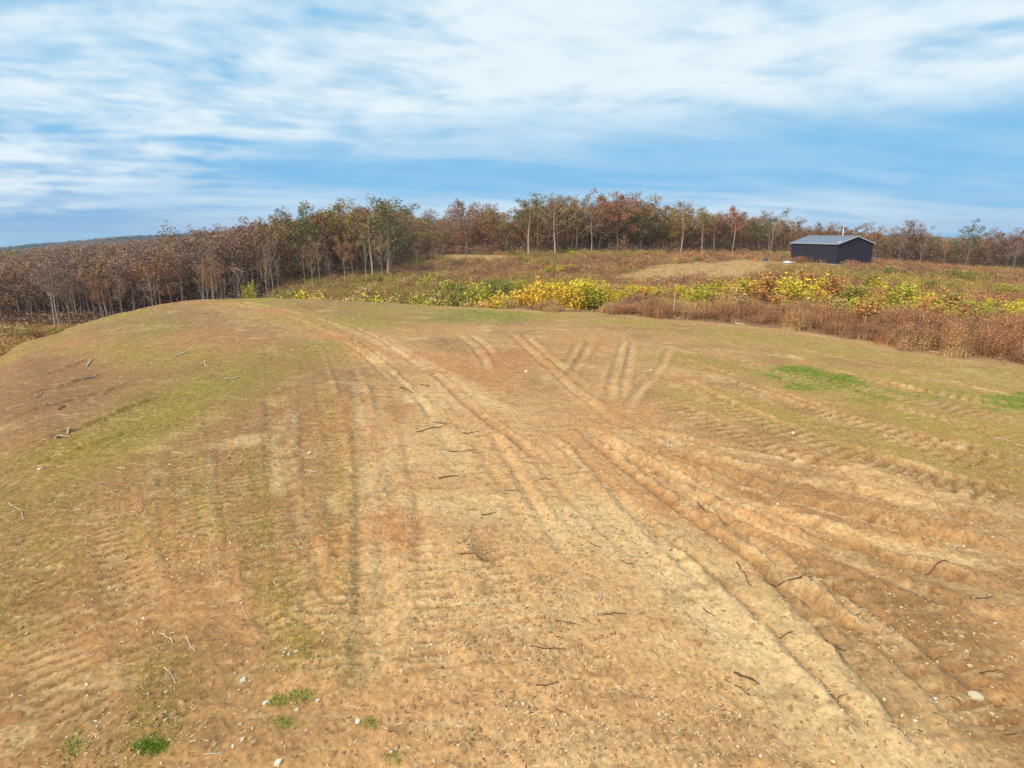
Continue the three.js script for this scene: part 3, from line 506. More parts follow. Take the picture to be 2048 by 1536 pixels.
  { const [x, z] = sheetAt(1577, 529), g = new THREE.BoxGeometry(1.15, 0.07, 1.7, 6, 1, 6); const p = g.attributes.position; for (let k = 0; k < p.count; k++) p.setY(k, p.getY(k) + 0.06 * vnoise(p.getX(k) * 2, p.getZ(k) * 2)); g.computeVertexNormals(); const m = new THREE.Mesh(g, white); m.position.set(x, land(x, z) + 0.42, z); m.rotation.set(0.06, 0.4, 0.1); const grp = new THREE.Group(); grp.add(m); m.name = 'cover'; grp.position.set(0, 0, 0); const h = part(grp, 'crate', new THREE.BoxGeometry(0.9, 0.45, 1.3).rotateY(0.4).translate(x, land(x, z) + 0.17, z), matte(0.33, 0.3, 0.28)); tag(grp, 'covered_crate', 'low grey crate under white cover on straw ground near barn', 'crate'); }
  { const [x, z] = sheetAt(1531, 522), grp = new THREE.Group(); grp.position.set(x, land(x, z), z); part(grp, 'white_panel', new THREE.BoxGeometry(0.05, 0.8, 0.9).rotateZ(0.6).translate(0.22, 0.32, 0), white); part(grp, 'dark_panel', new THREE.BoxGeometry(0.05, 0.8, 0.9).rotateZ(-0.6).translate(-0.22, 0.32, 0), matte(0.08, 0.08, 0.09)); grp.rotation.y = 0.5; tag(grp, 'folding_board', 'small folding board, half white, propped on straw ground', 'board'); }
}
console.log('barn built');

// ------------------------------------------------------------------ trees
function treeShape(seed, o) {                                   // about 14 m tall; returns trunk and crown geometries
  const r = rng(seed), wood = new Soup(), crown = new Soup(), T = 14, bark = [1, 1, 1];
  const bend = (r() - 0.5) * 1.2, bend2 = (r() - 0.5) * 1.2, top = T * o.trunkTop;
  const trunkAt = t => [bend * t * t + 0.25 * Math.sin(t * 5 + seed), t * top, bend2 * t * t + 0.2 * Math.cos(t * 4 + seed)];
  const path = [], rad = []; for (let k = 0; k <= 8; k++) { const t = k / 8; path.push(trunkAt(t)); rad.push(o.girth * (t === 0 ? 1.35 : 1 - 0.78 * t)); }
  path[0][1] = -0.6;
  wood.tube(path, rad, 6, bark, 0.06);
  const ends = [];
  for (let k = 0; k < o.limbs; k++) {
    const t = mix(o.from, 0.98, (k + r() * 0.7) / o.limbs), [x, y, z] = trunkAt(t), a = k * 2.4 + r(), len = o.spread * (1.15 - 0.75 * Math.abs(t - o.widest)) * (0.7 + 0.5 * r()), up = mix(o.rise, 1.1, t) * len * (0.6 + 0.5 * r());
    const p1 = [x + Math.cos(a) * len * 0.5, y + up * 0.4, z + Math.sin(a) * len * 0.5], p2 = [x + Math.cos(a + 0.2) * len, y + up, z + Math.sin(a + 0.2) * len];
    wood.tube([[x, y, z], p1, p2], [o.girth * 0.34 * (1.1 - t * 0.6), o.girth * 0.18, 0.03], 4, o.limbTone);
    ends.push([p2, 1], [p1, 0.7]);
    for (let q = 0; q < o.twigs; q++) { const b = a + (r() - 0.5) * 2.4, l = len * (0.3 + 0.4 * r()), s = mix(0.4, 1, r()), m = [mix(p1[0], p2[0], s), mix(p1[1], p2[1], s), mix(p1[2], p2[2], s)], e = [m[0] + Math.cos(b) * l * 0.8, m[1] + l * (0.3 + 0.7 * r()), m[2] + Math.sin(b) * l * 0.8]; wood.tube([m, e], [0.04, 0.015], 3, o.limbTone); ends.push([e, 0.8]); }
  }
  ends.push([trunkAt(1), 1]);
  const per = Math.ceil(o.leaves / ends.length);
  for (const [e, w] of ends) {
    const size = o.clump * w * (0.7 + 0.6 * r()), shade = 0.75 + 0.5 * r();
    for (let k = 0; k < per; k++) {
      const a = r() * 6.283, c = r() * 2 - 1, s = Math.sqrt(1 - c * c), q = size * Math.cbrt(r()), v = shade * (0.72 + 0.56 * r()), warm = (r() - 0.5) * 0.25;
      const y = e[1] + c * q * o.flat; if (y < 0.8) continue;
      crown.leaf(e[0] + Math.cos(a) * s * q, y, e[2] + Math.sin(a) * s * q, o.leaf * (0.6 + 0.8 * r()), r, [v * (1 + warm), v, v * (1 - warm)]);
    }
  }
  const ys = []; for (let k = 1; k < crown.p.length; k += 3) ys.push(crown.p[k]); ys.sort((a, b) => a - b);
  const fit = T / ys[Math.floor(ys.length * 0.995)];                 // leaf tops at 14 m
  return { wood: wood.geo().scale(1, fit, 1), crown: crown.geo().scale(1, fit, 1) };
}
const OAK = { trunkTop: 0.84, girth: 0.21, limbs: 11, from: 0.34, spread: 4.0, widest: 0.6, rise: 0.35, twigs: 2, leaves: 2100, clump: 1.45, flat: 0.8, leaf: 0.4, limbTone: [0.42, 0.4, 0.4] };
const SLIM = { trunkTop: 0.9, girth: 0.17, limbs: 9, from: 0.5, spread: 2.6, widest: 0.72, rise: 0.6, twigs: 2, leaves: 2000, clump: 1.3, flat: 0.9, leaf: 0.37, limbTone: [0.42, 0.4, 0.4] };
const BARE = { trunkTop: 0.88, girth: 0.17, limbs: 12, from: 0.4, spread: 2.9, widest: 0.6, rise: 0.9, twigs: 5, leaves: 620, clump: 1.0, flat: 0.9, leaf: 0.28, limbTone: [0.75, 0.75, 0.75] };
const FULL = { trunkTop: 0.86, girth: 0.2, limbs: 13, from: 0.1, spread: 3.1, widest: 0.45, rise: 0.45, twigs: 2, leaves: 1600, clump: 1.3, flat: 0.9, leaf: 0.4, limbTone: [0.42, 0.4, 0.4] };
const PINE = { trunkTop: 0.98, girth: 0.2, limbs: 13, from: 0.55, spread: 2.5, widest: 0.7, rise: 0.05, twigs: 2, leaves: 1500, clump: 1.25, flat: 0.5, leaf: 0.34, limbTone: [0.42, 0.4, 0.4] };
const shapes = { oak: [11, 12, 13, 14].map(s => treeShape(s, OAK)), slim: [21, 22, 23, 24].map(s => treeShape(s, SLIM)), bare: [31, 32, 33].map(s => treeShape(s, BARE)), full: [41, 42, 43, 44].map(s => treeShape(s, FULL)), pine: [51, 52].map(s => treeShape(s, PINE)) };
const TINTS = { russet: [0.38, 0.19, 0.088], brown: [0.35, 0.215, 0.098], olive: [0.32, 0.25, 0.07], green: [0.155, 0.175, 0.065], rust: [0.44, 0.18, 0.095], ochre: [0.50, 0.31, 0.08], grey: [0.34, 0.215, 0.15], plum: [0.29, 0.155, 0.115] };
const crownMats = Object.fromEntries(Object.entries(TINTS).map(([k, c]) => [k, leafTint(...c)]));
const barks = { pale: leafTint(0.52, 0.43, 0.34), mid: leafTint(0.30, 0.21, 0.155), dark: leafTint(0.16, 0.10, 0.08) };
const LOOK = { russet: 'russet brown', brown: 'dull brown', olive: 'olive', green: 'dark green', rust: 'rust red', ochre: 'ochre yellow', grey: 'grey brown', plum: 'dark plum brown' };
function tree(shape, tintName, barkName, x, z, height, turn, name, label, group, wide = 1) {
  const t = new THREE.Group(), s = height / 14;
  part(t, 'trunk', shape.wood, barks[barkName]); part(t, 'crown', shape.crown, crownMats[tintName]);
  t.position.set(x, land(x, z), z); t.scale.set(s * wide, s, s * wide); t.rotation.y = turn;
  return tag(t, name, label, 'tree', group);
}
const frontDepth = lut([[-200, 118], [0, 118], [150, 112], [300, 106], [450, 108], [600, 126], [700, 136], [760, 142], [830, 166], [900, 178], [1000, 172], [1100, 168], [1250, 165], [1400, 168], [1550, 172], [1700, 185], [1850, 190], [2048, 195], [2250, 195]]);
const skyline = lut([[-200, 515], [0, 512], [100, 508], [200, 503], [300, 492], [380, 468], [410, 452], [470, 447], [520, 432], [570, 435], [600, 420], [640, 418], [680, 412], [715, 412], [740, 402], [795, 404], [815, 440], [900, 447], [950, 440], [985, 422], [1020, 420], [1048, 398], [1110, 388], [1150, 392], [1190, 398], [1230, 386], [1262, 392], [1300, 405], [1330, 412], [1360, 408], [1400, 420], [1460, 420], [1500, 426], [1540, 428], [1590, 445], [1650, 446], [1720, 447], [1790, 446], [1825, 452], [1850, 468], [1920, 466], [1990, 466], [2048, 468], [2250, 476]]);
const heightTo = (px, depth, row) => { const [x, z] = spotAt(px, depth); return EYE - depth * fall(row) - land(x, z); };
const tr = rng(2024);
function pick(list) { let t = tr() * list.reduce((a, b) => a + b[1], 0); for (const [k, w] of list) { t -= w; if (t <= 0) return k; } return list[0][0]; }
const zoneOf = px => px < 560 ? 0 : px < 860 ? 1 : px < 1580 ? 2 : 3;
const ZONES = [
  { where: 'in the valley woods below the dirt mound', group: 'trees along the edge of the valley woods', tints: [['russet', 2], ['plum', 4], ['brown', 2], ['grey', 6], ['olive', 0.6]], kinds: [['slim', 3], ['bare', 7], ['full', 1.5], ['oak', 1]] },
  { where: 'in the thinned woods above the yellow saplings', group: 'trees in the thinned woods', tints: [['russet', 3], ['olive', 3], ['brown', 3], ['grey', 2], ['ochre', 0.7]], kinds: [['slim', 3], ['oak', 4], ['full', 3], ['bare', 1.5]] },
  { where: 'in the tall wood edge behind the scrubland', group: 'trees in the tall wood edge', tints: [['russet', 4], ['olive', 2.4], ['brown', 4], ['ochre', 0.8], ['rust', 0.8], ['green', 0.5], ['plum', 1]], kinds: [['oak', 4], ['full', 5], ['slim', 1.5], ['bare', 0.8]] },
  { where: 'in the low wood edge past the barn', group: 'trees in the wood edge past the barn', tints: [['russet', 3], ['brown', 4], ['olive', 1.4], ['grey', 2], ['green', 0.8], ['plum', 1.6]], kinds: [['oak', 3], ['full', 5], ['slim', 1], ['bare', 1]] },
];
const kindWord = { oak: 'spreading', slim: 'slender', bare: 'bare', full: 'bushy', pine: 'pine-like' };
for (const [row, step] of [[0, 16.5], [1, 17.5]]) for (let px = -60; px < 2110; px += step) {
  const p = px + (tr() - 0.5) * step * 0.9, D = frontDepth(p) + row * 9 + (tr() - 0.3) * 8, [x, z] = spotAt(p, D), zn = ZONES[zoneOf(p)];
  if (p > 800 && p < 960 && row === 0 && tr() < 0.5) continue;
  const h = heightTo(p, D, skyline(p) - 5 + 11 * fbm(p * 0.045, 4.5, 2) + Math.pow(tr(), 1.3) * 36), kind = pick(zn.kinds), tn = pick(zn.tints), bk = pick([['pale', kind === 'slim' || kind === 'bare' ? 3 : 1], ['mid', 4], ['dark', 3]]);
  const sh = shapes[kind][Math.floor(tr() * shapes[kind].length)];
  tree(sh, tn, bk, x, z, Math.max(h, 5), tr() * 6.28, 'forest_tree', `${kindWord[kind]} ${LOOK[tn]} tree with ${bk === 'mid' ? 'brown' : bk} trunk ${zn.where}`, zn.group, clamp(13 / Math.max(h, 6), 0.8, 1.25) * (0.85 + 0.3 * tr()));
}
// trees one can tell apart against the sky or by their trunks
const own = (px, D, row, kind, i, tn, bk, label, wide = 1) => { const [x, z] = spotAt(px, D); return tree(shapes[kind][i], tn, bk, x, z, heightTo(px, D, row), px, 'tree', label, undefined, wide); };
own(933, 160, 400, 'slim', 1, 'grey', 'mid', 'tall lone thin tree rising far above the low gap in woods', 0.75);
own(888, 165, 420, 'bare', 0, 'grey', 'mid', 'small crooked nearly bare tree against sky in the woods gap', 0.8);
own(744, 128, 396, 'oak', 0, 'olive', 'pale', 'large olive oak with pale leaning trunk, one of a tall pair', 0.9);
own(778, 130, 394, 'oak', 2, 'green', 'pale', 'large dark green oak beside the olive one, leafy to its top', 0.9);
own(655, 130, 404, 'slim', 0, 'olive', 'mid', 'pale olive round-topped tree above its brown neighbours in thinned woods', 1.1);
own(596, 124, 415, 'slim', 2, 'green', 'dark', 'dark green small-topped tree beside a gap of sky', 0.9);
own(1058, 158, 388, 'pine', 0, 'green', 'pale', 'tall dark green topped tree with long bare pale trunk', 1.25);
own(1107, 152, 384, 'bare', 1, 'olive', 'pale', 'pale-limbed tree with white trunk and forking branches', 1.3);
own(1150, 163, 388, 'oak', 1, 'olive', 'mid', 'tall olive tree beside the white-trunked forking tree', 0.9);
own(1232, 162, 380, 'oak', 3, 'rust', 'mid', 'tall rust red twin-topped tree standing above the wood edge', 1.05);
own(1180, 156, 400, 'bare', 2, 'grey', 'pale', 'bare grey tree with thin twig top beside rust red tree', 0.9);
own(1357, 156, 404, 'bare', 0, 'brown', 'pale', 'white-trunked tree with V fork at the straw-coloured clearing', 1.1);
own(1338, 166, 418, 'full', 1, 'ochre', 'mid', 'ochre yellow bushy tree behind the white V-forked tree', 0.9);
own(1397, 158, 414, 'slim', 3, 'olive', 'pale', 'slim olive tree with short white split trunk at wood edge', 1);
own(1460, 160, 413, 'slim', 0, 'rust', 'pale', 'slim reddish tree with straight white trunk at wood edge', 0.9);
own(1530, 163, 420, 'oak', 0, 'green', 'mid', 'dark green broad tree at wood edge short of the barn', 0.9);
own(1535, 158, 432, 'bare', 2, 'grey', 'pale', 'grey bare tree in front of dark green broad tree', 0.8);
own(1925, 186, 438, 'pine', 1, 'green', 'mid', 'lone pine rising above the low woods past the barn', 0.8);
own(2008, 186, 452, 'oak', 2, 'plum', 'dark', 'dark round-topped tree at the end of the woods past barn', 1.2);
own(105, 100, 516, 'bare', 0, 'grey', 'pale', 'pair-trunked pale bare tree standing over the orange brush', 0.8);
own(97, 101, 520, 'slim', 0, 'grey', 'pale', 'pale slender tree touching the pair-trunked bare tree', 0.8);
for (const [px, D, row, bk] of [[128, 104, 540], [178, 106, 545], [195, 103, 548], [216, 105, 540], [236, 102, 535], [300, 99, 540], [412, 98, 520], [424, 97, 515], [440, 99, 530], [475, 98, 525], [532, 103, 500], [545, 104, 470], [556, 110, 520], [610, 112, 480], [625, 104, 500], [640, 118, 470], [660, 115, 505], [690, 112, 470], [706, 120, 480], [733, 118, 455], [765, 112, 470], [782, 116, 500], [835, 140, 470], [875, 110, 475], [1012, 158, 470], [1245, 120, 520], [1790, 178, 470], [1833, 180, 475], [1880, 176, 480], [2020, 180, 480]]) {
  const [x, z] = spotAt(px, D), kind = tr() < 0.6 ? 'bare' : 'slim';
  tree(shapes[kind][Math.floor(tr() * 3)], pick([['grey', 3], ['russet', 2], ['plum', 1]]), 'pale', x, z, Math.max(heightTo(px, D, row), 5), tr() * 6, 'thin_tree', 'thin white-trunked tree standing clear of the darker woods', 'white-trunked trees before the woods', 0.55);
}
// woods behind the edge, too deep to tell trees apart
function massShape(seed, leaves, leaf, low) {
  const s = new Soup(), r = rng(seed);
  s.tube([[0, -0.8, 0], [0.2, 6, 0.1], [0.1, 11.5, 0.3]], [0.22, 0.15, 0.06], 4, [0.9, 0.75, 0.65]);
  for (let k = 0; k < leaves; k++) { const t = r(), y = mix(low, 14, Math.pow(t, 0.8)), w = 3.1 * Math.sqrt(Math.max(0.05, 1 - Math.pow((y - 8.5) / 6.2, 2))) * (y < 8.5 ? mix(0.65, 1, y / 8.5) : 1), a = r() * 6.283, q = w * Math.sqrt(r()), v = 0.65 + 0.7 * r(); s.leaf(Math.cos(a) * q, y + Math.sin(a * 3) * 0.4, Math.sin(a) * q, leaf * (0.6 + 0.8 * r()), r, [v, v, v]); }
  return s.geo();
}
{
  const mats = leafy, groups = [massShape(61, 900, 0.43, 1.5), massShape(62, 900, 0.43, 3), massShape(63, 820, 0.45, 0.5)], lists = [[], [], []];
  for (let px = -90; px < 2140; px += 8.5) {
    const zn = ZONES[zoneOf(px)], deep = px < 860 ? 9 : 6;
    for (let k = 0; k < deep; k++) {
      const p = px + (tr() - 0.5) * 14, D = frontDepth(p) + 16 + k * 7 + tr() * 7, [x, z] = spotAt(p, D), h = Math.max(heightTo(p, D, skyline(p) + 20 + 11 * fbm(p * 0.045, 4.5, 2) + 24 * tr()), 7), c = TINTS[pick(zn.tints)], s = Math.min(h, 17) / 14, w = 0.8 + 0.4 * tr();
      lists[Math.floor(tr() * 3)].push([x, land(x, z), z, s * w, s, s * w, tr() * 6.28, 0, c[0], c[1], c[2]]);
    }
  }
  for (let k = 0; k < 5200; k++) {                               // the wooded valley side running back on the left
    const D = 180 * Math.pow(5.2, Math.sqrt(tr())), p = -120 + tr() * 1120, [x, z] = spotAt(p, D), c = TINTS[pick([['russet', 3], ['plum', 3], ['grey', 3], ['brown', 3], ['olive', 1.2], ['green', 0.5]])], s = (11 + 5 * tr()) / 14 * (D > 500 ? 1.25 : 1), w = (0.9 + 0.5 * tr()) * (D > 400 ? 1.5 : 1);
    lists[Math.floor(tr() * 3)].push([x, land(x, z), z, s * w, s, s * w, tr() * 6.28, 0, c[0], c[1], c[2]]);
  }
  groups.forEach((g, k) => scatter('woods', ['brown autumn woods filling the valley behind its edge trees', 'russet autumn woods rising in rows behind the edge trees', 'dense mixed woods between the edge trees and far ridge'][k], 'woods', g, mats, lists[k]));
  // undergrowth at the foot of the woods
  const u = new Soup(), r = rng(91);
  for (let k = 0; k < 260; k++) { const a = r() * 6.283, q = 2.4 * Math.sqrt(r()), y = 3.4 * Math.pow(r(), 0.7) * (1 - q / 4), v = 0.6 + 0.8 * r(); u.leaf(Math.cos(a) * q, y, Math.sin(a) * q, 0.34 * (0.6 + 0.9 * r()), r, [v, v, v]); }
  const list = [];
  for (let px = -90; px < 2140; px += 4.2) for (let k = 0; k < 2; k++) { const p = px + (tr() - 0.5) * 10, D = frontDepth(p) - 4 + tr() * 20, [x, z] = spotAt(p, D), c = TINTS[pick([['plum', 4], ['russet', 3], ['grey', 3], ['brown', 2], ['olive', p > 860 ? 1 : 0.2]])], s = 0.5 + 0.6 * tr(); list.push([x, land(x, z) - 0.1, z, s * 1.1, s * (0.7 + 0.6 * tr()), s * 1.1, tr() * 6, 0, c[0] * 0.9, c[1] * 0.9, c[2] * 0.9]); }
  scatter('undergrowth', 'plum brown undergrowth at the foot of the woods', 'undergrowth', u.geo(), leafy, list);
  // far ridge
  const f = new Soup(), q = rng(92);
  for (let k = 0; k < 70; k++) { const a = q() * 6.283, c = q(), w = 6.5 * Math.sqrt(q()), v = 0.7 + 0.6 * q(); f.leaf(Math.cos(a) * w, c * 11 * (1 - w / 12), Math.sin(a) * w, 3.4 * (0.6 + 0.8 * q()), q, [v, v, v]); }
  const far = [];
  for (let k = 0; k < 15000; k++) { const D = 720 + 850 * Math.sqrt(tr()), p = -200 + tr() * (k % 3 ? 1300 : 2500), [x, z] = spotAt(p, D), pinewood = fbm(x * 0.006 + 3, z * 0.006, 3) + (D > 1350 ? 0.35 : 0) > 0.25, c = pinewood ? [0.09, 0.115, 0.075] : TINTS[pick([['grey', 4], ['plum', 3], ['russet', 2], ['brown', 2]])], s = 0.8 + 0.5 * tr(); far.push([x, land(x, z) - 1, z, s, s, s, tr() * 6, 0, c[0], c[1], c[2]]); }
  scatter('ridge_woods', 'far wooded ridge, brown with dark pine patches', 'woods', f.geo(), leafy, far);
}
console.log('woods built');

// ------------------------------------------------------------------ scrub, saplings, weeds
function saplingShape(seed, o) {                                // 2 m tall
  const r = rng(seed), wood = new Soup(), leaves = new Soup();
  for (let k = 0; k < o.stems; k++) {
    const a = r() * 6.283, lean = o.lean * (0.3 + r()), h = 2 * (0.65 + 0.4 * r()), bx = (r() - 0.5) * o.foot, bz = (r() - 0.5) * o.foot, tip = [bx + Math.cos(a) * lean, h, bz + Math.sin(a) * lean], mid = [bx + Math.cos(a) * lean * 0.35, h * 0.5, bz + Math.sin(a) * lean * 0.35];
    wood.tube([[bx, -0.15, bz], mid, tip], [0.02, 0.014, 0.006], 3, [1, 1, 1]);
    for (let q = 0; q < o.leaves; q++) { const t = mix(o.low, 1, Math.pow(r(), 0.75)), s = t < 0.5 ? [mix(bx, mid[0], t * 2), mix(0, mid[1], t * 2), mix(bz, mid[2], t * 2)] : [mix(mid[0], tip[0], t * 2 - 1), mix(mid[1], tip[1], t * 2 - 1), mix(mid[2], tip[2], t * 2 - 1)], w = o.width * (1.1 - 0.6 * t) * Math.sqrt(r()), b = r() * 6.283, v = 0.65 + 0.75 * r(), warm = (r() - 0.5) * 0.3; leaves.leaf(s[0] + Math.cos(b) * w, s[1] + (r() - 0.5) * 0.3, s[2] + Math.sin(b) * w, o.size * (0.6 + 0.8 * r()), r, [v * (1 + warm * 0.5), v, v * (1 - warm)]); }
  }
  return { wood: wood.geo(), leaves: leaves.geo() };
}
const saplings = [1, 2, 3, 4, 5].map(k => saplingShape(100 + k, { stems: 6 + k, lean: 0.55, foot: 1.0, leaves: 115, low: 0.16, width: 0.58, size: 0.14 }));
const SAP = { golden: [0.74, 0.46, 0.045], yellow: [0.66, 0.53, 0.05], lime: [0.48, 0.44, 0.05], olive: [0.35, 0.29, 0.06], green: [0.24, 0.265, 0.055], orange: [0.54, 0.27, 0.08], red: [0.40, 0.175, 0.085], fawn: [0.54, 0.37, 0.15] };
const sapMats = Object.fromEntries(Object.entries(SAP).map(([k, c]) => [k, leafTint(...c)])), stemMat = leafTint(0.2, 0.13, 0.09);
const sr = rng(555);
function sapling(px, depth, row, color, label, group, wide = 1) {
  const [x, z] = spotAt(px, depth), h = clamp(heightTo(px, depth, row), 0.9, 6), s = saplings[Math.floor(sr() * 5)], t = new THREE.Group();
  part(t, 'stems', s.wood, stemMat); part(t, 'foliage', s.leaves, sapMats[color]);
  const w = wide * clamp(1.15 * h / 2, 0.7, 1.5) * (0.8 + 0.45 * sr()); t.position.set(x, land(x, z), z); t.scale.set(w, h / 2, w); t.rotation.y = sr() * 6.28;
  return tag(t, 'sapling', label, 'sapling', group);
}
function saplingRow(n, px0, px1, d0, d1, top0, top1, jit, colors, where, group) {
  for (let k = 0; k < n; k++) { const t = (k + sr()) / n, px = mix(px0, px1, t), color = colors[Math.floor(sr() * colors.length)]; sapling(px, mix(d0, d1, sr()), mix(top0, top1, t) + sr() * jit, color, `${color} leaved sapling ${where}`, group); }
}
saplingRow(34, 1062, 1330, 41, 50, 557, 560, 26, ['golden', 'golden', 'yellow', 'golden', 'lime'], 'in the golden thicket above brown weeds', 'golden thicket saplings');
saplingRow(14, 950, 1070, 42, 46, 592, 584, 14, ['golden', 'yellow', 'fawn'], 'at the thin end of the golden thicket', 'saplings at the end of the golden thicket');
saplingRow(50, 1355, 1665, 36, 48, 560, 540, 44, ['yellow', 'lime', 'yellow', 'golden', 'yellow', 'orange'], 'in the bright thicket below the barn', 'bright thicket saplings below the barn');
saplingRow(50, 1650, 2060, 31, 46, 564, 574, 50, ['lime', 'yellow', 'orange', 'red', 'olive', 'yellow', 'lime'], 'in the mixed thicket past the barn', 'mixed thicket saplings past the barn');
saplingRow(36, 1600, 2060, 56, 84, 542, 566, 24, ['lime', 'olive', 'lime', 'yellow'], 'on the slope between barn and mixed thicket', 'saplings on the slope by the barn');
saplingRow(24, 1740, 1980, 80, 104, 526, 540, 14, ['olive', 'green', 'green'], 'in the dull green clump behind the thicket', 'dull green clump saplings');
saplingRow(24, 870, 1060, 56, 86, 556, 552, 34, ['green', 'olive', 'lime', 'green'], 'in the green hollow beyond the crest', 'green hollow saplings');
saplingRow(26, 560, 900, 46, 54, 584, 592, 20, ['lime', 'fawn', 'olive', 'yellow'], 'peeping over the far crest of the field', 'saplings behind the crest');
saplingRow(18, 700, 900, 74, 120, 548, 545, 30, ['olive', 'lime', 'fawn'], 'on the slope under the thinned woods', 'saplings under the thinned woods');
saplingRow(14, 1130, 1320, 138, 150, 500, 500, 6, ['lime', 'yellow', 'olive'], 'in the yellow strip before the tall woods', 'yellow strip saplings');
saplingRow(10, 1040, 1160, 118, 140, 510, 516, 10, ['olive', 'lime'], 'in the olive clump before the tall woods', 'olive clump saplings');
saplingRow(9, 1092, 1170, 92, 106, 528, 528, 8, ['lime', 'yellow', 'golden'], 'in the lone yellow streak amid brown scrub', 'yellow streak saplings');
for (let k = 0; k < 16; k++) { const px = 1400 + (k + sr()) * 41, [x0, z0] = spotAt(px, 30), D = rimDepth(Math.atan2(x0, -z0) * 180 / Math.PI) + 2.2 + 3 * sr(), g = land(...spotAt(px, D)), c = ['fawn', 'red', 'orange', 'fawn', 'lime'][Math.floor(sr() * 5)]; sapling(px, D, rowOf(0, g + 1.0 + 0.7 * sr(), -D), c, `${c} leaved brush standing in the belt of dry weeds`, 'brush in the belt of dry weeds', 0.9); }
sapling(497, 72, 569, 'lime', 'single yellow-green sapling standing alone before dark woods', undefined, 0.7);
sapling(1935, 46, 585, 'yellow', 'tall bright yellow sapling alone among brown scrub', undefined, 0.8);
saplingRow(16, -30, 110, 62, 88, 640, 650, 22, ['orange', 'fawn', 'red', 'olive'], 'in the orange brush at the foot of the mound', 'orange brush saplings');
{
  const r = rng(71), stalk = new Soup(), low = new Soup(), tuft = new Soup();
  for (let k = 0; k < 42; k++) { const h = 1 * (0.4 + 0.65 * r()), a = r() * 6.283, x = (r() - 0.5) * 0.75, z = (r() - 0.5) * 0.75, v = 0.65 + 0.7 * r(), l = 0.22 * r(); stalk.blade(x, z, h, 0.014, l, a, [v, v, v], -0.05); for (let q = 0; q < 3; q++) { const t = 0.5 + 0.5 * r(); stalk.leaf(x + Math.cos(a) * l * t * t + (r() - 0.5) * 0.12, h * t, z + Math.sin(a) * l * t * t + (r() - 0.5) * 0.12, 0.05 * (0.6 + r()), r, [v, v * 0.96, v * 0.9]); } }
  for (let k = 0; k < 330; k++) { const a = r() * 6.283, q = 0.75 * Math.sqrt(r()), y = 0.85 * Math.pow(r(), 0.8) * (1 - 0.6 * q), v = 0.6 + 0.8 * r(); low.leaf(Math.cos(a) * q, y, Math.sin(a) * q, 0.105 * (0.6 + 0.9 * r()), r, [v, v, v]); }
  for (let k = 0; k < 12; k++) { const h = 0.8 + 0.4 * r(); low.blade((r() - 0.5), (r() - 0.5), h, 0.016, 0.15 * r(), r() * 6.28, [0.9, 0.8, 0.7]); }
  for (let k = 0; k < 30; k++) { const v = 0.7 + 0.5 * r(); tuft.blade((r() - 0.5) * 0.3, (r() - 0.5) * 0.3, 0.35 * (0.5 + 0.7 * r()), 0.014, 0.18 * r(), r() * 6.283, [v, v, v], -0.02); }
  const weeds = [], scrub = [], straw = [], q = rng(72);
  const C = { brown: [0.50, 0.285, 0.125], straw: [0.66, 0.45, 0.20], red: [0.46, 0.205, 0.09], plum: [0.33, 0.17, 0.10], olive: [0.36, 0.29, 0.08], ochre: [0.50, 0.32, 0.075] };
  const choose = list => { let t = q() * list.reduce((a, b) => a + b[1], 0); for (const [k, w] of list) { t -= w; if (t <= 0) return C[k]; } return C.brown; };
  for (let k = 0; k < 13500; k++) {                               // standing dry weeds in a belt along the field's edge
    const px = k < 10500 ? 1040 + 1090 * Math.pow(q(), 0.8) : 2120 + 700 * q(), [x0, z0] = spotAt(px, 30), az = Math.atan2(x0, -z0) * 180 / Math.PI, D = rimDepth(az) + 0.5 + 1.6 * fbm(px * 0.03, 3, 3) - (q() < 0.06 ? 1.2 * q() : 0) + 5.5 * Math.pow(q(), 1.2), [x, z] = spotAt(px, D), n = fbm(x * 0.25, z * 0.25, 3);
    const c = choose(n > 0.12 ? [['straw', 4], ['brown', 3]] : n < -0.2 ? [['red', 2], ['plum', 3], ['brown', 2]] : [['brown', 4], ['plum', 2], ['straw', 0.8], ['red', 1]]), ht = mix(0.35, 1.4, q()) * mix(0.7, 1.1, sstep(1080, 1750, px)) * (1 - 0.25 * sstep(0.15, 0.5, n)) * (0.85 + 0.75 * fbm(x * 0.5, z * 0.5 + 70, 3)) * (1 - 0.35 * sstep(2.5, 6, D - rimDepth(az))) * (0.5 + 0.5 * sstep(-0.2, 2.2, D - rimDepth(az) - 0.5 - 1.6 * fbm(px * 0.03, 3, 3))), v = 0.75 + 0.5 * q();
    weeds.push([x, fieldY(x, z), z, 1, ht, 1, q() * 6.28, (q() - 0.5) * 0.5, c[0] * v, c[1] * v, c[2] * v]);
  }
  for (let k = 0; k < 18500; k++) {
    const D = 36 * Math.pow(175 / 36, q()), px = k < 15000 ? 540 + q() * 1620 : 2140 + q() * 700, [x, z] = spotAt(px, D); if (rimAt(x, z) < 4 || D > frontDepth(px) + 2) continue;
    let open = 0; for (const p of SCRUBLAND) { const f = p.f(x, z); if (f < 1.3) open = Math.max(open, p.amount * (1.3 - f)); }
    const n = fbm(x * 0.06 + 4, z * 0.06, 3);
    if (q() < open * 1.6) { const v = 0.7 + 0.5 * q(); if (q() < 0.6) straw.push([x, land(x, z), z, 1.6, 0.7 + 0.5 * q(), 1.6, q() * 6, 0, C.straw[0] * v, C.straw[1] * v, C.straw[2] * v]); continue; }
    const c = choose(n > 0.1 ? [['olive', 4], ['ochre', 1.5], ['brown', 2]] : n < -0.15 ? [['plum', 3], ['brown', 3], ['red', 1]] : [['brown', 4], ['plum', 1.4], ['olive', 1.6], ['ochre', 0.5]]), s = (0.65 + 0.6 * q()) * (D > 90 ? 1.3 : 1), v = 0.75 + 0.5 * q();
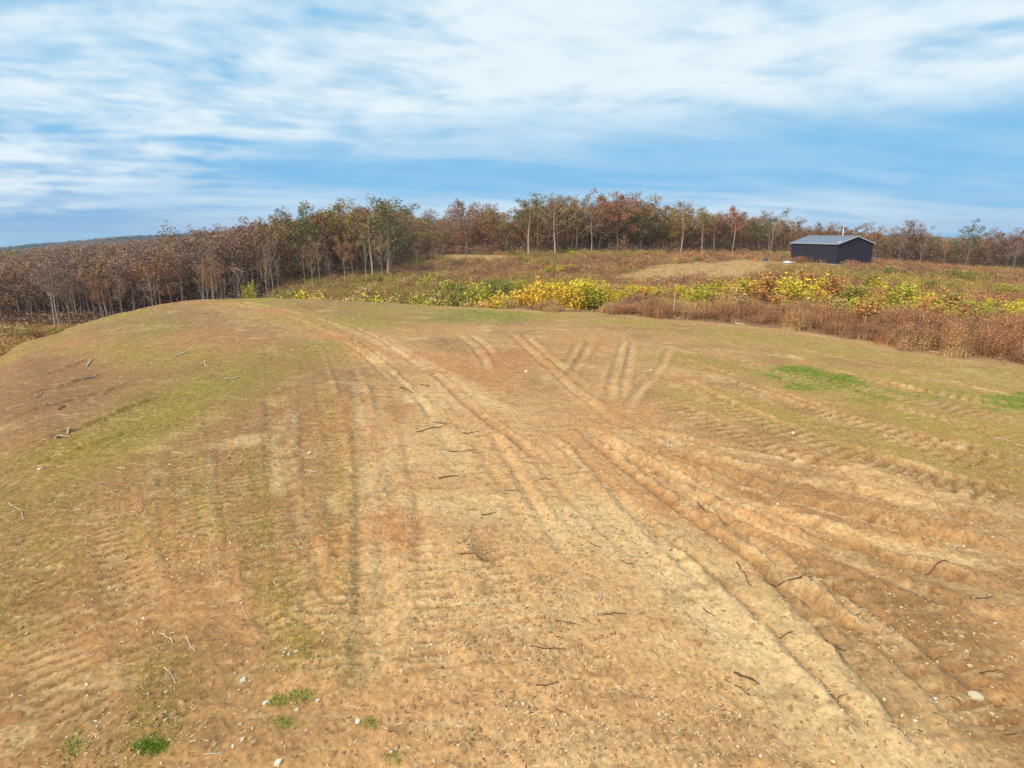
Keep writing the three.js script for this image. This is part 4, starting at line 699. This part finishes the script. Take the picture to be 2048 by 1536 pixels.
    scrub.push([x, land(x, z) - 0.05, z, s * 1.2, s * (0.6 + 0.7 * q()), s * 1.2, q() * 6.28, 0, c[0] * v, c[1] * v, c[2] * v]);
  }
  for (let k = 0; k < 1500; k++) { const D = 34 + q() * 70, px = -120 + q() * 330, [x, z] = spotAt(px, D); if (rimAt(x, z) < 4) continue; const c = choose([['red', 1], ['brown', 4], ['ochre', 2], ['olive', 1]]), s = 0.9 + 0.7 * q(), v = 0.8 + 0.5 * q(); scrub.push([x, land(x, z) - 0.05, z, s * 1.2, s, s * 1.2, q() * 6, 0, c[0] * v, c[1] * v, c[2] * v]); }
  scatter('weeds', 'tall dry brown weeds in a belt along the field edge', 'weeds', stalk.geo(), leafy, weeds);
  scatter('scrub', 'low brown and olive scrub covering the slope beyond the field', 'scrub', low.geo(), leafy, scrub);
  scatter('straw_grass', 'short straw-coloured grass on the open clearing', 'grass', tuft.geo(), leafy, straw);
}
console.log('scrub built');

// ------------------------------------------------------------------ young grass, chips and gravel on the field
{
  const r = rng(81), sprig = new Soup(), q = rng(82), grass = [], chips = [], pebbles = [], crumbsList = [];
  for (let k = 0; k < 7; k++) { const v = 0.7 + 0.6 * r(); sprig.blade((r() - 0.5) * 0.07, (r() - 0.5) * 0.07, 0.05 * (0.5 + 0.7 * r()), 0.007, 0.04 * r(), r() * 6.283, [v, v, v], -0.004); }
  for (let k = 0; k < 400000; k++) {
    const rr = 3.3 * Math.pow(12.5, Math.pow(q(), 0.62)), a = (-51 + 102 * q()) * D2R, x = rr * Math.sin(a), z = -rr * Math.cos(a);
    if (rimAt(x, z) > 0.2) continue;
    soil(x, z, scratch);
    const take = scratch.g * 0.95 + Math.pow(scratch.l, 1.5) * 1.1 + 0.004; if (q() > take) continue;
    const lush = scratch.l > 0.25 && q() < scratch.l * 1.2 - 0.1, v = 0.75 + 0.5 * q(), c = lush ? [0.19, 0.29, 0.022] : q() < 0.6 ? [0.38, 0.33, 0.07] : [0.5, 0.38, 0.14], s = (lush ? 1.25 : 0.75) * (0.7 + 0.6 * q());
    grass.push([x, land(x, z) + scratch.h, z, s, s * (lush ? 0.6 : 0.6), s, q() * 6.28, 0, c[0] * v, c[1] * v, c[2] * v]);
  }
  scatter('young_grass', 'thin young grass sprouting on the graded dirt', 'grass', sprig.geo(), leafy, grass);
  console.log('grass', grass.length);
  const chip = new THREE.BoxGeometry(1, 0.28, 0.24); { const p = chip.attributes.position; for (let k = 0; k < p.count; k++) if (p.getX(k) > 0) { p.setZ(k, p.getZ(k) * 0.5); p.setY(k, p.getY(k) * 0.6); } chip.computeVertexNormals(); }
  const stone = new THREE.IcosahedronGeometry(0.5, 0); { const p = stone.attributes.position; for (let k = 0; k < p.count; k++) { const s = 1 + 0.3 * vnoise(p.getX(k) * 5 + 3, p.getY(k) * 5 + p.getZ(k) * 7); p.setXYZ(k, p.getX(k) * s, p.getY(k) * s * 0.7, p.getZ(k) * s); } stone.computeVertexNormals(); }
  for (let k = 0; k < 80000; k++) {
    const rr = 3.3 * Math.pow(12, Math.pow(q(), 0.7)), a = (-51 + 102 * q()) * D2R, x = rr * Math.sin(a), z = -rr * Math.cos(a);
    if (rimAt(x, z) > 0 || q() > 0.16 + 1.1 * sstep(-0.15, 0.5, fbm(x * 0.7 + 30, z * 0.7, 4, 0.6))) continue;
    const y = fieldY(x, z), u = q();
    if (u < 0.42) { const L = 0.016 + 0.05 * Math.pow(q(), 3), pale = q() < 0.74, v = 0.8 + 0.4 * q(), c = pale ? [0.70, 0.54, 0.32] : [0.2, 0.115, 0.055]; chips.push([x, y + 0.003, z, L, 0.016 + 0.01 * q(), 0.03 + 0.02 * q(), q() * 6.28, (q() - 0.5) * 0.7, c[0] * v, c[1] * v, c[2] * v]); }
    else if (u < 0.66) { const s = 0.009 + 0.024 * Math.pow(q(), 4), v = 0.75 + 0.4 * q(); pebbles.push([x, y + s * 0.15, z, s * (1 + 0.6 * q()), s, s, q() * 6, q(), 0.62 * v, 0.48 * v, 0.29 * v]); }
    else { const s = 0.014 + 0.045 * Math.pow(q(), 2.5), v = 0.7 + 0.5 * q(); crumbsList.push([x, y - s * 0.05, z, s * (1 + 0.5 * q()), s * 0.9, s, q() * 6, q(), 0.44 * v, 0.25 * v, 0.105 * v]); }
  }
  scatter('wood_chips', 'scattered splinters of pale and dark wood on the dirt', 'wood chips', chip, matte(1, 1, 1), chips);
  scatter('gravel', 'small pale pebbles strewn over the dirt', 'gravel', stone, matte(1, 1, 1), pebbles);
  scatter('soil_clods', 'small crumbled clods of brown soil on the dirt', 'clods', stone, matte(1, 1, 1), crumbsList);
}
console.log('litter built');

// ------------------------------------------------------------------ single stones
{
  const r = rng(301), shapesS = [0, 1, 2, 3, 4].map(k => { const g = new THREE.IcosahedronGeometry(0.5, 1), p = g.attributes.position; for (let i = 0; i < p.count; i++) { const x = p.getX(i), y = p.getY(i), z = p.getZ(i), s = 1 + 0.42 * vnoise(x * 2.4 + k * 7, y * 2.4 + z * 1.7) + 0.12 * vnoise(x * 6 + k, z * 6 + y * 3); p.setXYZ(i, clamp(x * s, -0.42, 0.36 + 0.04 * k) * 1.25, clamp(y * s * 0.75 + 0.15 * x, -0.26, 0.24), clamp(z * s + 0.2 * y, -0.34, 0.38)); } g.computeVertexNormals(); return g; });
  const mats = [matte(0.60, 0.50, 0.34), matte(0.52, 0.40, 0.25), matte(0.70, 0.62, 0.47)];
  const place = (px, py, size, label, group, m) => { const [x, z] = hit(px, py), d = Math.hypot(x, EYE, z), s = 0.82 * size * d / FOCAL, o = new THREE.Mesh(shapesS[Math.floor(r() * 5)], mats[m ?? Math.floor(r() * 3)]); o.position.set(x, fieldY(x, z) + s * 0.06, z); o.scale.setScalar(s); o.rotation.set((r() - 0.5) * 0.6, r() * 6.28, (r() - 0.5) * 0.6); tag(o, 'stone', label, 'stone', group); };
  for (const [px, py, s, l] of [[597, 830, 9, 'white stone beside two smaller ones in the cleated lane'], [619, 905, 10, 'pale round stone by dark clods in the cleated lane'], [486, 1359, 13, 'angular pale stone alone on brown dirt'], [592, 1303, 10, 'white stone next to a cluster of white chips'], [531, 1405, 12, 'pale stone beside three grass tufts'], [556, 1526, 15, 'large pale wedge stone below the grass tufts'], [716, 1446, 13, 'white jagged stone touching a flat grass tuft'], [1046, 1408, 11, 'white stone near broken bark on tan dirt'], [1951, 1392, 21, 'large flat pale stone in the crawler-marked dirt'], [1052, 744, 10, 'white stone on the reddish bank by wheel tracks'], [1303, 741, 8, 'white stone between two wheel tracks'], [80, 940, 9, 'pale stone alone on the left flank of the mound'], [92, 880, 8, 'white stone beside a pile of broken branches'], [1586, 866, 9, 'white stone among cleat marks below the green patch']])
    place(px, py, s, l.replace(' left', ''), undefined, s > 20 ? 0 : 2);
  for (const [px, py, s] of [[568, 1305, 8], [577, 1311, 6], [572, 1298, 6], [566, 1313, 5]]) place(px, py, s, 'white chip of stone in a tight cluster on grey dirt', 'cluster of white stone chips', 2);
  for (const [px, py, s] of [[585, 842, 5], [590, 846, 5], [632, 938, 5], [150, 781, 6], [228, 807, 6], [636, 1403, 10], [593, 1420, 10], [485, 1483, 8], [134, 1473, 8], [287, 1235, 7], [1180, 1432, 9], [782, 1508, 9], [762, 985, 7], [771, 991, 6], [920, 1087, 7], [918, 1207, 6], [1984, 1427, 8], [1934, 1303, 8], [1011, 726, 8], [1040, 726, 7], [1705, 760, 6], [1550, 947, 8], [1555, 1010, 7], [1500, 1125, 8], [1640, 1162, 7], [1754, 1160, 6], [1870, 1395, 8], [1832, 1440, 8], [1305, 1395, 7], [1310, 1410, 6], [405, 1150, 6], [340, 930, 6], [270, 1150, 6], [235, 1180, 7], [219, 1175, 7], [660, 1310, 6], [470, 1345, 6], [508, 1488, 7], [466, 1493, 7], [690, 1260, 7], [708, 1258, 8], [1060, 1260, 7], [965, 1265, 6], [1310, 1300, 7], [1350, 1285, 7], [1430, 1280, 6], [1770, 1390, 7], [1940, 1330, 8], [1902, 1300, 7], [1245, 1500, 6], [1395, 1465, 6], [900, 1480, 6], [880, 1375, 6], [1930, 1080, 6], [1985, 1075, 6], [1850, 1040, 6], [1440, 1075, 6], [1990, 1250, 6], [700, 1490, 6], [330, 1440, 8], [190, 1440, 7]]) place(px, py, s, 'small pale stone lying loose on the bare dirt', 'small stones on the dirt');
}
// ------------------------------------------------------------------ single sticks, roots and logs
{
  const r = rng(401), pale = matte(0.60, 0.47, 0.30), grey = matte(0.42, 0.33, 0.23), dark = matte(0.13, 0.078, 0.045), mats = { pale, grey, dark };
  function stick(px0, py0, px1, py1, thick, m, label, group, fork = 0) {
    const a = hit(px0, py0), b = hit(px1, py1), o = new THREE.Group(), cx = (a[0] + b[0]) / 2, cz = (a[1] + b[1]) / 2, d = Math.hypot(cx, EYE, cz), rad = Math.max(thick * d / FOCAL / 2 * 0.52, 0.0045), L = Math.hypot(b[0] - a[0], b[1] - a[1]), nx = -(b[1] - a[1]) / L, nz = (b[0] - a[0]) / L, y0 = fieldY(cx, cz), s = new Soup(), path = [], radii = [], bow = (r() - 0.5) * 0.16 * L;
    for (let k = 0; k <= 7; k++) { const t = k / 7, w = bow * Math.sin(t * Math.PI) + (r() - 0.5) * L * 0.03, x = mix(a[0], b[0], t) + nx * w, z = mix(a[1], b[1], t) + nz * w; path.push([x - cx, fieldY(x, z) - y0 + rad * (0.7 + 0.5 * r()), z - cz]); radii.push(rad * (1.15 - 0.5 * t) * (0.85 + 0.3 * r())); }
    s.tube(path, radii, 6, [1, 1, 1], 0.1);
    part(o, 'stem', s.geo(), mats[m]);
    for (let f = 0; f < fork; f++) { const k = 2 + Math.floor(r() * 4), p = path[k], e = L * (0.18 + 0.25 * r()), sgn = r() < 0.5 ? -1 : 1, q = new Soup(), ex = (b[0] - a[0]) / L * e * 0.7 + nx * e * 0.6 * sgn, ez = (b[1] - a[1]) / L * e * 0.7 + nz * e * 0.6 * sgn; q.tube([p, [p[0] + ex * 0.5, p[1] + 0.02, p[2] + ez * 0.5], [p[0] + ex, p[1] + rad * 0.5 + 0.015, p[2] + ez]], [rad * 0.7, rad * 0.5, rad * 0.3], 5, [1, 1, 1]); part(o, 'twig', q.geo(), mats[m]); }
    o.position.set(cx, y0, cz);
    return tag(o, 'stick', label, 'stick', group);
  }
  const one = [[1526, 1165, 1622, 1162, 5, 'dark', 'long dark straight stick at the start of the crawler track', 1], [1651, 1281, 1693, 1295, 5, 'dark', 'short thick dark stick between pale lane and crawler track', 1], [1467, 1347, 1519, 1368, 7, 'dark', 'thick dark broken branch on pale tan dirt', 2], [1512, 1103, 1566, 1108, 4, 'grey', 'grey bowed stick lying above the long dark one', 0], [1409, 1419, 1443, 1395, 4, 'pale', 'pale bent stick, longer arm of an angle', 0], [1443, 1395, 1462, 1405, 3, 'pale', 'pale bent stick, shorter arm of an angle', 0], [1906, 1103, 1929, 1082, 3.5, 'pale', 'pale thin stick standing out in furrowed dirt', 0], [1706, 1231, 1726, 1220, 5, 'pale', 'short white stick on the dark furrow', 0], [1033, 918, 1062, 913, 5, 'pale', 'pale curved branch piece with dark underside on tan dirt', 0], [350, 714, 375, 704, 6, 'pale', 'pale split log on the olive slope of the mound', 0], [448, 760, 479, 755, 5, 'pale', 'pale stick in the green patch on the mound', 0], [109, 880, 140, 861, 7, 'pale', 'thick pale branch topping a pile of broken wood', 1], [77, 882, 100, 884, 5, 'grey', 'grey branch at the foot of a pile of broken wood', 1], [118, 876, 141, 874, 5, 'pale', 'pale branch lying flat in a pile of broken wood', 0], [343, 906, 384, 908, 4, 'pale', 'long straight pale stick on reddish dirt', 0], [171, 735, 180, 721, 5, 'pale', 'pale split log upright on the steep flank', 0], [167, 762, 198, 750, 4, 'grey', 'grey stick along a furrow on the steep flank', 1], [321, 1266, 346, 1285, 5, 'pale', 'pale frayed bundle stick on brown dirt', 2], [328, 1335, 350, 1366, 5, 'pale', 'pale frayed stick below the bundle on brown dirt', 2], [373, 1272, 392, 1306, 4, 'pale', 'pale crooked twig beside the frayed bundle', 0], [17, 1008, 49, 1040, 3, 'pale', 'pale curved twig on the grassy flank', 0], [407, 1509, 447, 1504, 4, 'pale', 'pale forked twig on dark brown dirt', 2], [486, 1214, 499, 1242, 4, 'pale', 'pale crooked root hooked at its end', 1], [418, 1239, 444, 1231, 4, 'pale', 'pale slightly bent twig on reddish dirt', 0], [353, 989, 380, 979, 5, 'pale', 'pale forked branch on the olive lane', 1], [1331, 899, 1337, 880, 6, 'pale', 'pale log piece standing beside dark clods', 0], [920, 1111, 985, 1121, 4, 'dark', 'dark arched root on pale tan dirt', 0], [1061, 1293, 1118, 1296, 4, 'dark', 'dark bowed stick on tan dirt below the pale lane', 0], [1072, 1371, 1117, 1365, 4.5, 'dark', 'dark curved root beside a straight pale twig', 0], [1046, 1366, 1068, 1342, 3.5, 'pale', 'straight pale twig beside a dark curved root', 0], [1194, 1228, 1253, 1227, 4, 'dark', 'dark wavy root over a grey stain', 1], [1109, 1243, 1159, 1249, 4, 'dark', 'dark forked root near the grey stain', 1], [986, 1049, 1020, 1046, 4, 'pale', 'pale curved bark strip with dark edge', 0], [963, 1028, 991, 1024, 4, 'dark', 'dark short stick on cream dirt', 0], [1198, 1203, 1201, 1184, 5, 'pale', 'white short log piece on tan dirt', 0], [610, 940, 633, 944, 4, 'pale', 'pale S-shaped root in the cleated lane', 0], [779, 764, 795, 763, 5, 'pale', 'pale short branch piece on reddish dirt', 0], [799, 777, 827, 785, 4, 'dark', 'dark curved root above the cream patch', 0], [878, 957, 916, 951, 5, 'dark', 'dark stick with thick end on tan dirt', 0], [1474, 1127, 1502, 1174, 4, 'dark', 'dark crooked root trailing down the slope', 1], [1767, 871, 1788, 874, 5, 'pale', 'pale stick among cleat marks past the green patch', 0], [1987, 876, 2015, 877, 4, 'pale', 'pale straight stick in the trampled olive dirt', 0]];
  for (const [a, b, c, d, t, m, l, f] of one) stick(a, b, c, d, t, m, l, undefined, f);
  for (const [a, b, c, d, m] of [[898, 902, 949, 898, 'dark'], [926, 868, 958, 862, 'dark'], [833, 863, 898, 846, 'dark'], [870, 843, 902, 846, 'dark'], [840, 770, 860, 774, 'dark'], [700, 786, 720, 784, 'grey'], [1854, 1140, 1904, 1126, 'dark'], [1690, 1195, 1725, 1215, 'dark'], [1406, 1216, 1431, 1230, 'dark'], [1670, 1305, 1690, 1318, 'dark'], [1480, 1372, 1500, 1390, 'dark'], [1950, 1200, 1985, 1192, 'dark'], [1560, 1270, 1585, 1262, 'dark'], [1660, 1390, 1695, 1388, 'dark'], [30, 1090, 47, 1076, 'grey'], [216, 1531, 237, 1517, 'pale'], [410, 722, 418, 735, 'pale'], [396, 733, 406, 731, 'pale'], [68, 798, 83, 787, 'grey'], [116, 822, 132, 812, 'dark'], [196, 793, 213, 786, 'pale'], [246, 832, 274, 825, 'pale'], [234, 936, 251, 939, 'pale'], [580, 1228, 598, 1218, 'pale'], [1180, 1085, 1205, 1095, 'dark'], [1240, 1120, 1270, 1132, 'dark'], [1110, 1420, 1140, 1432, 'dark'], [980, 1475, 998, 1500, 'pale'], [820, 1515, 832, 1530, 'pale'], [1000, 1525, 1012, 1510, 'pale'], [840, 1445, 870, 1452, 'pale'], [1900, 1390, 1925, 1405, 'dark'], [1960, 1345, 1995, 1340, 'dark'], [2010, 1470, 2035, 1465, 'dark'], [2031, 888, 2047, 893, 'pale'], [1390, 1010, 1410, 1025, 'dark'], [1080, 960, 1105, 958, 'dark'], [1010, 980, 1040, 985, 'dark']])
    stick(a, b, c, d, 3.4, m, `thin ${m === 'dark' ? 'dark' : m} twig strewn on the bare dirt`, `loose ${m} twigs on the dirt`, r() < 0.4 ? 1 : 0);
  for (const [a, b, c, d, t] of [[1567, 649, 1592, 646, 4], [1585, 645, 1616, 649, 4], [1652, 666, 1672, 661, 5], [1614, 656, 1626, 657, 4], [1736, 669, 1755, 675, 5], [1764, 670, 1776, 673, 4], [1770, 682, 1778, 677, 4], [1222, 625, 1242, 624, 4], [1255, 630, 1273, 625, 4], [1322, 633, 1341, 634, 4], [1345, 636, 1362, 640, 3], [1860, 703, 1880, 708, 4], [1990, 715, 2005, 720, 4], [1470, 648, 1490, 650, 4]]) stick(a, b, c, d, t, r() < 0.7 ? 'grey' : 'pale', 'dead branch lying against the weeds at field edge', 'deadwood along the field edge', 1);
  // slender poles standing in the weeds
  for (const [px, row, top, lean, l] of [[1871, 690, 626, -0.32, 'pale leaning pole standing out of the weeds'], [1735, 672, 632, 0.12, 'pale thin stake by deadwood at the weed edge'], [1350, 636, 589, 0.06, 'pale upright stake at the weed edge under the golden thicket']]) {
    const [x, z] = hit(px, row), D = -z + 0.5, s = new Soup(), h = Math.max(EYE - D * fall(top) - land(x, z), 0.8), o = new THREE.Group();
    s.tube([[0, -0.3, 0], [lean * h * 0.5, h * 0.5, 0.02], [lean * h, h, 0]], [0.035, 0.03, 0.02], 6, [1, 1, 1]); part(o, 'shaft', s.geo(), pale); o.position.set(x, fieldY(x, z), z - 0.5); tag(o, 'stake', l, 'stake');
  }
}
console.log('sticks built');

renderer.render(scene, camera);
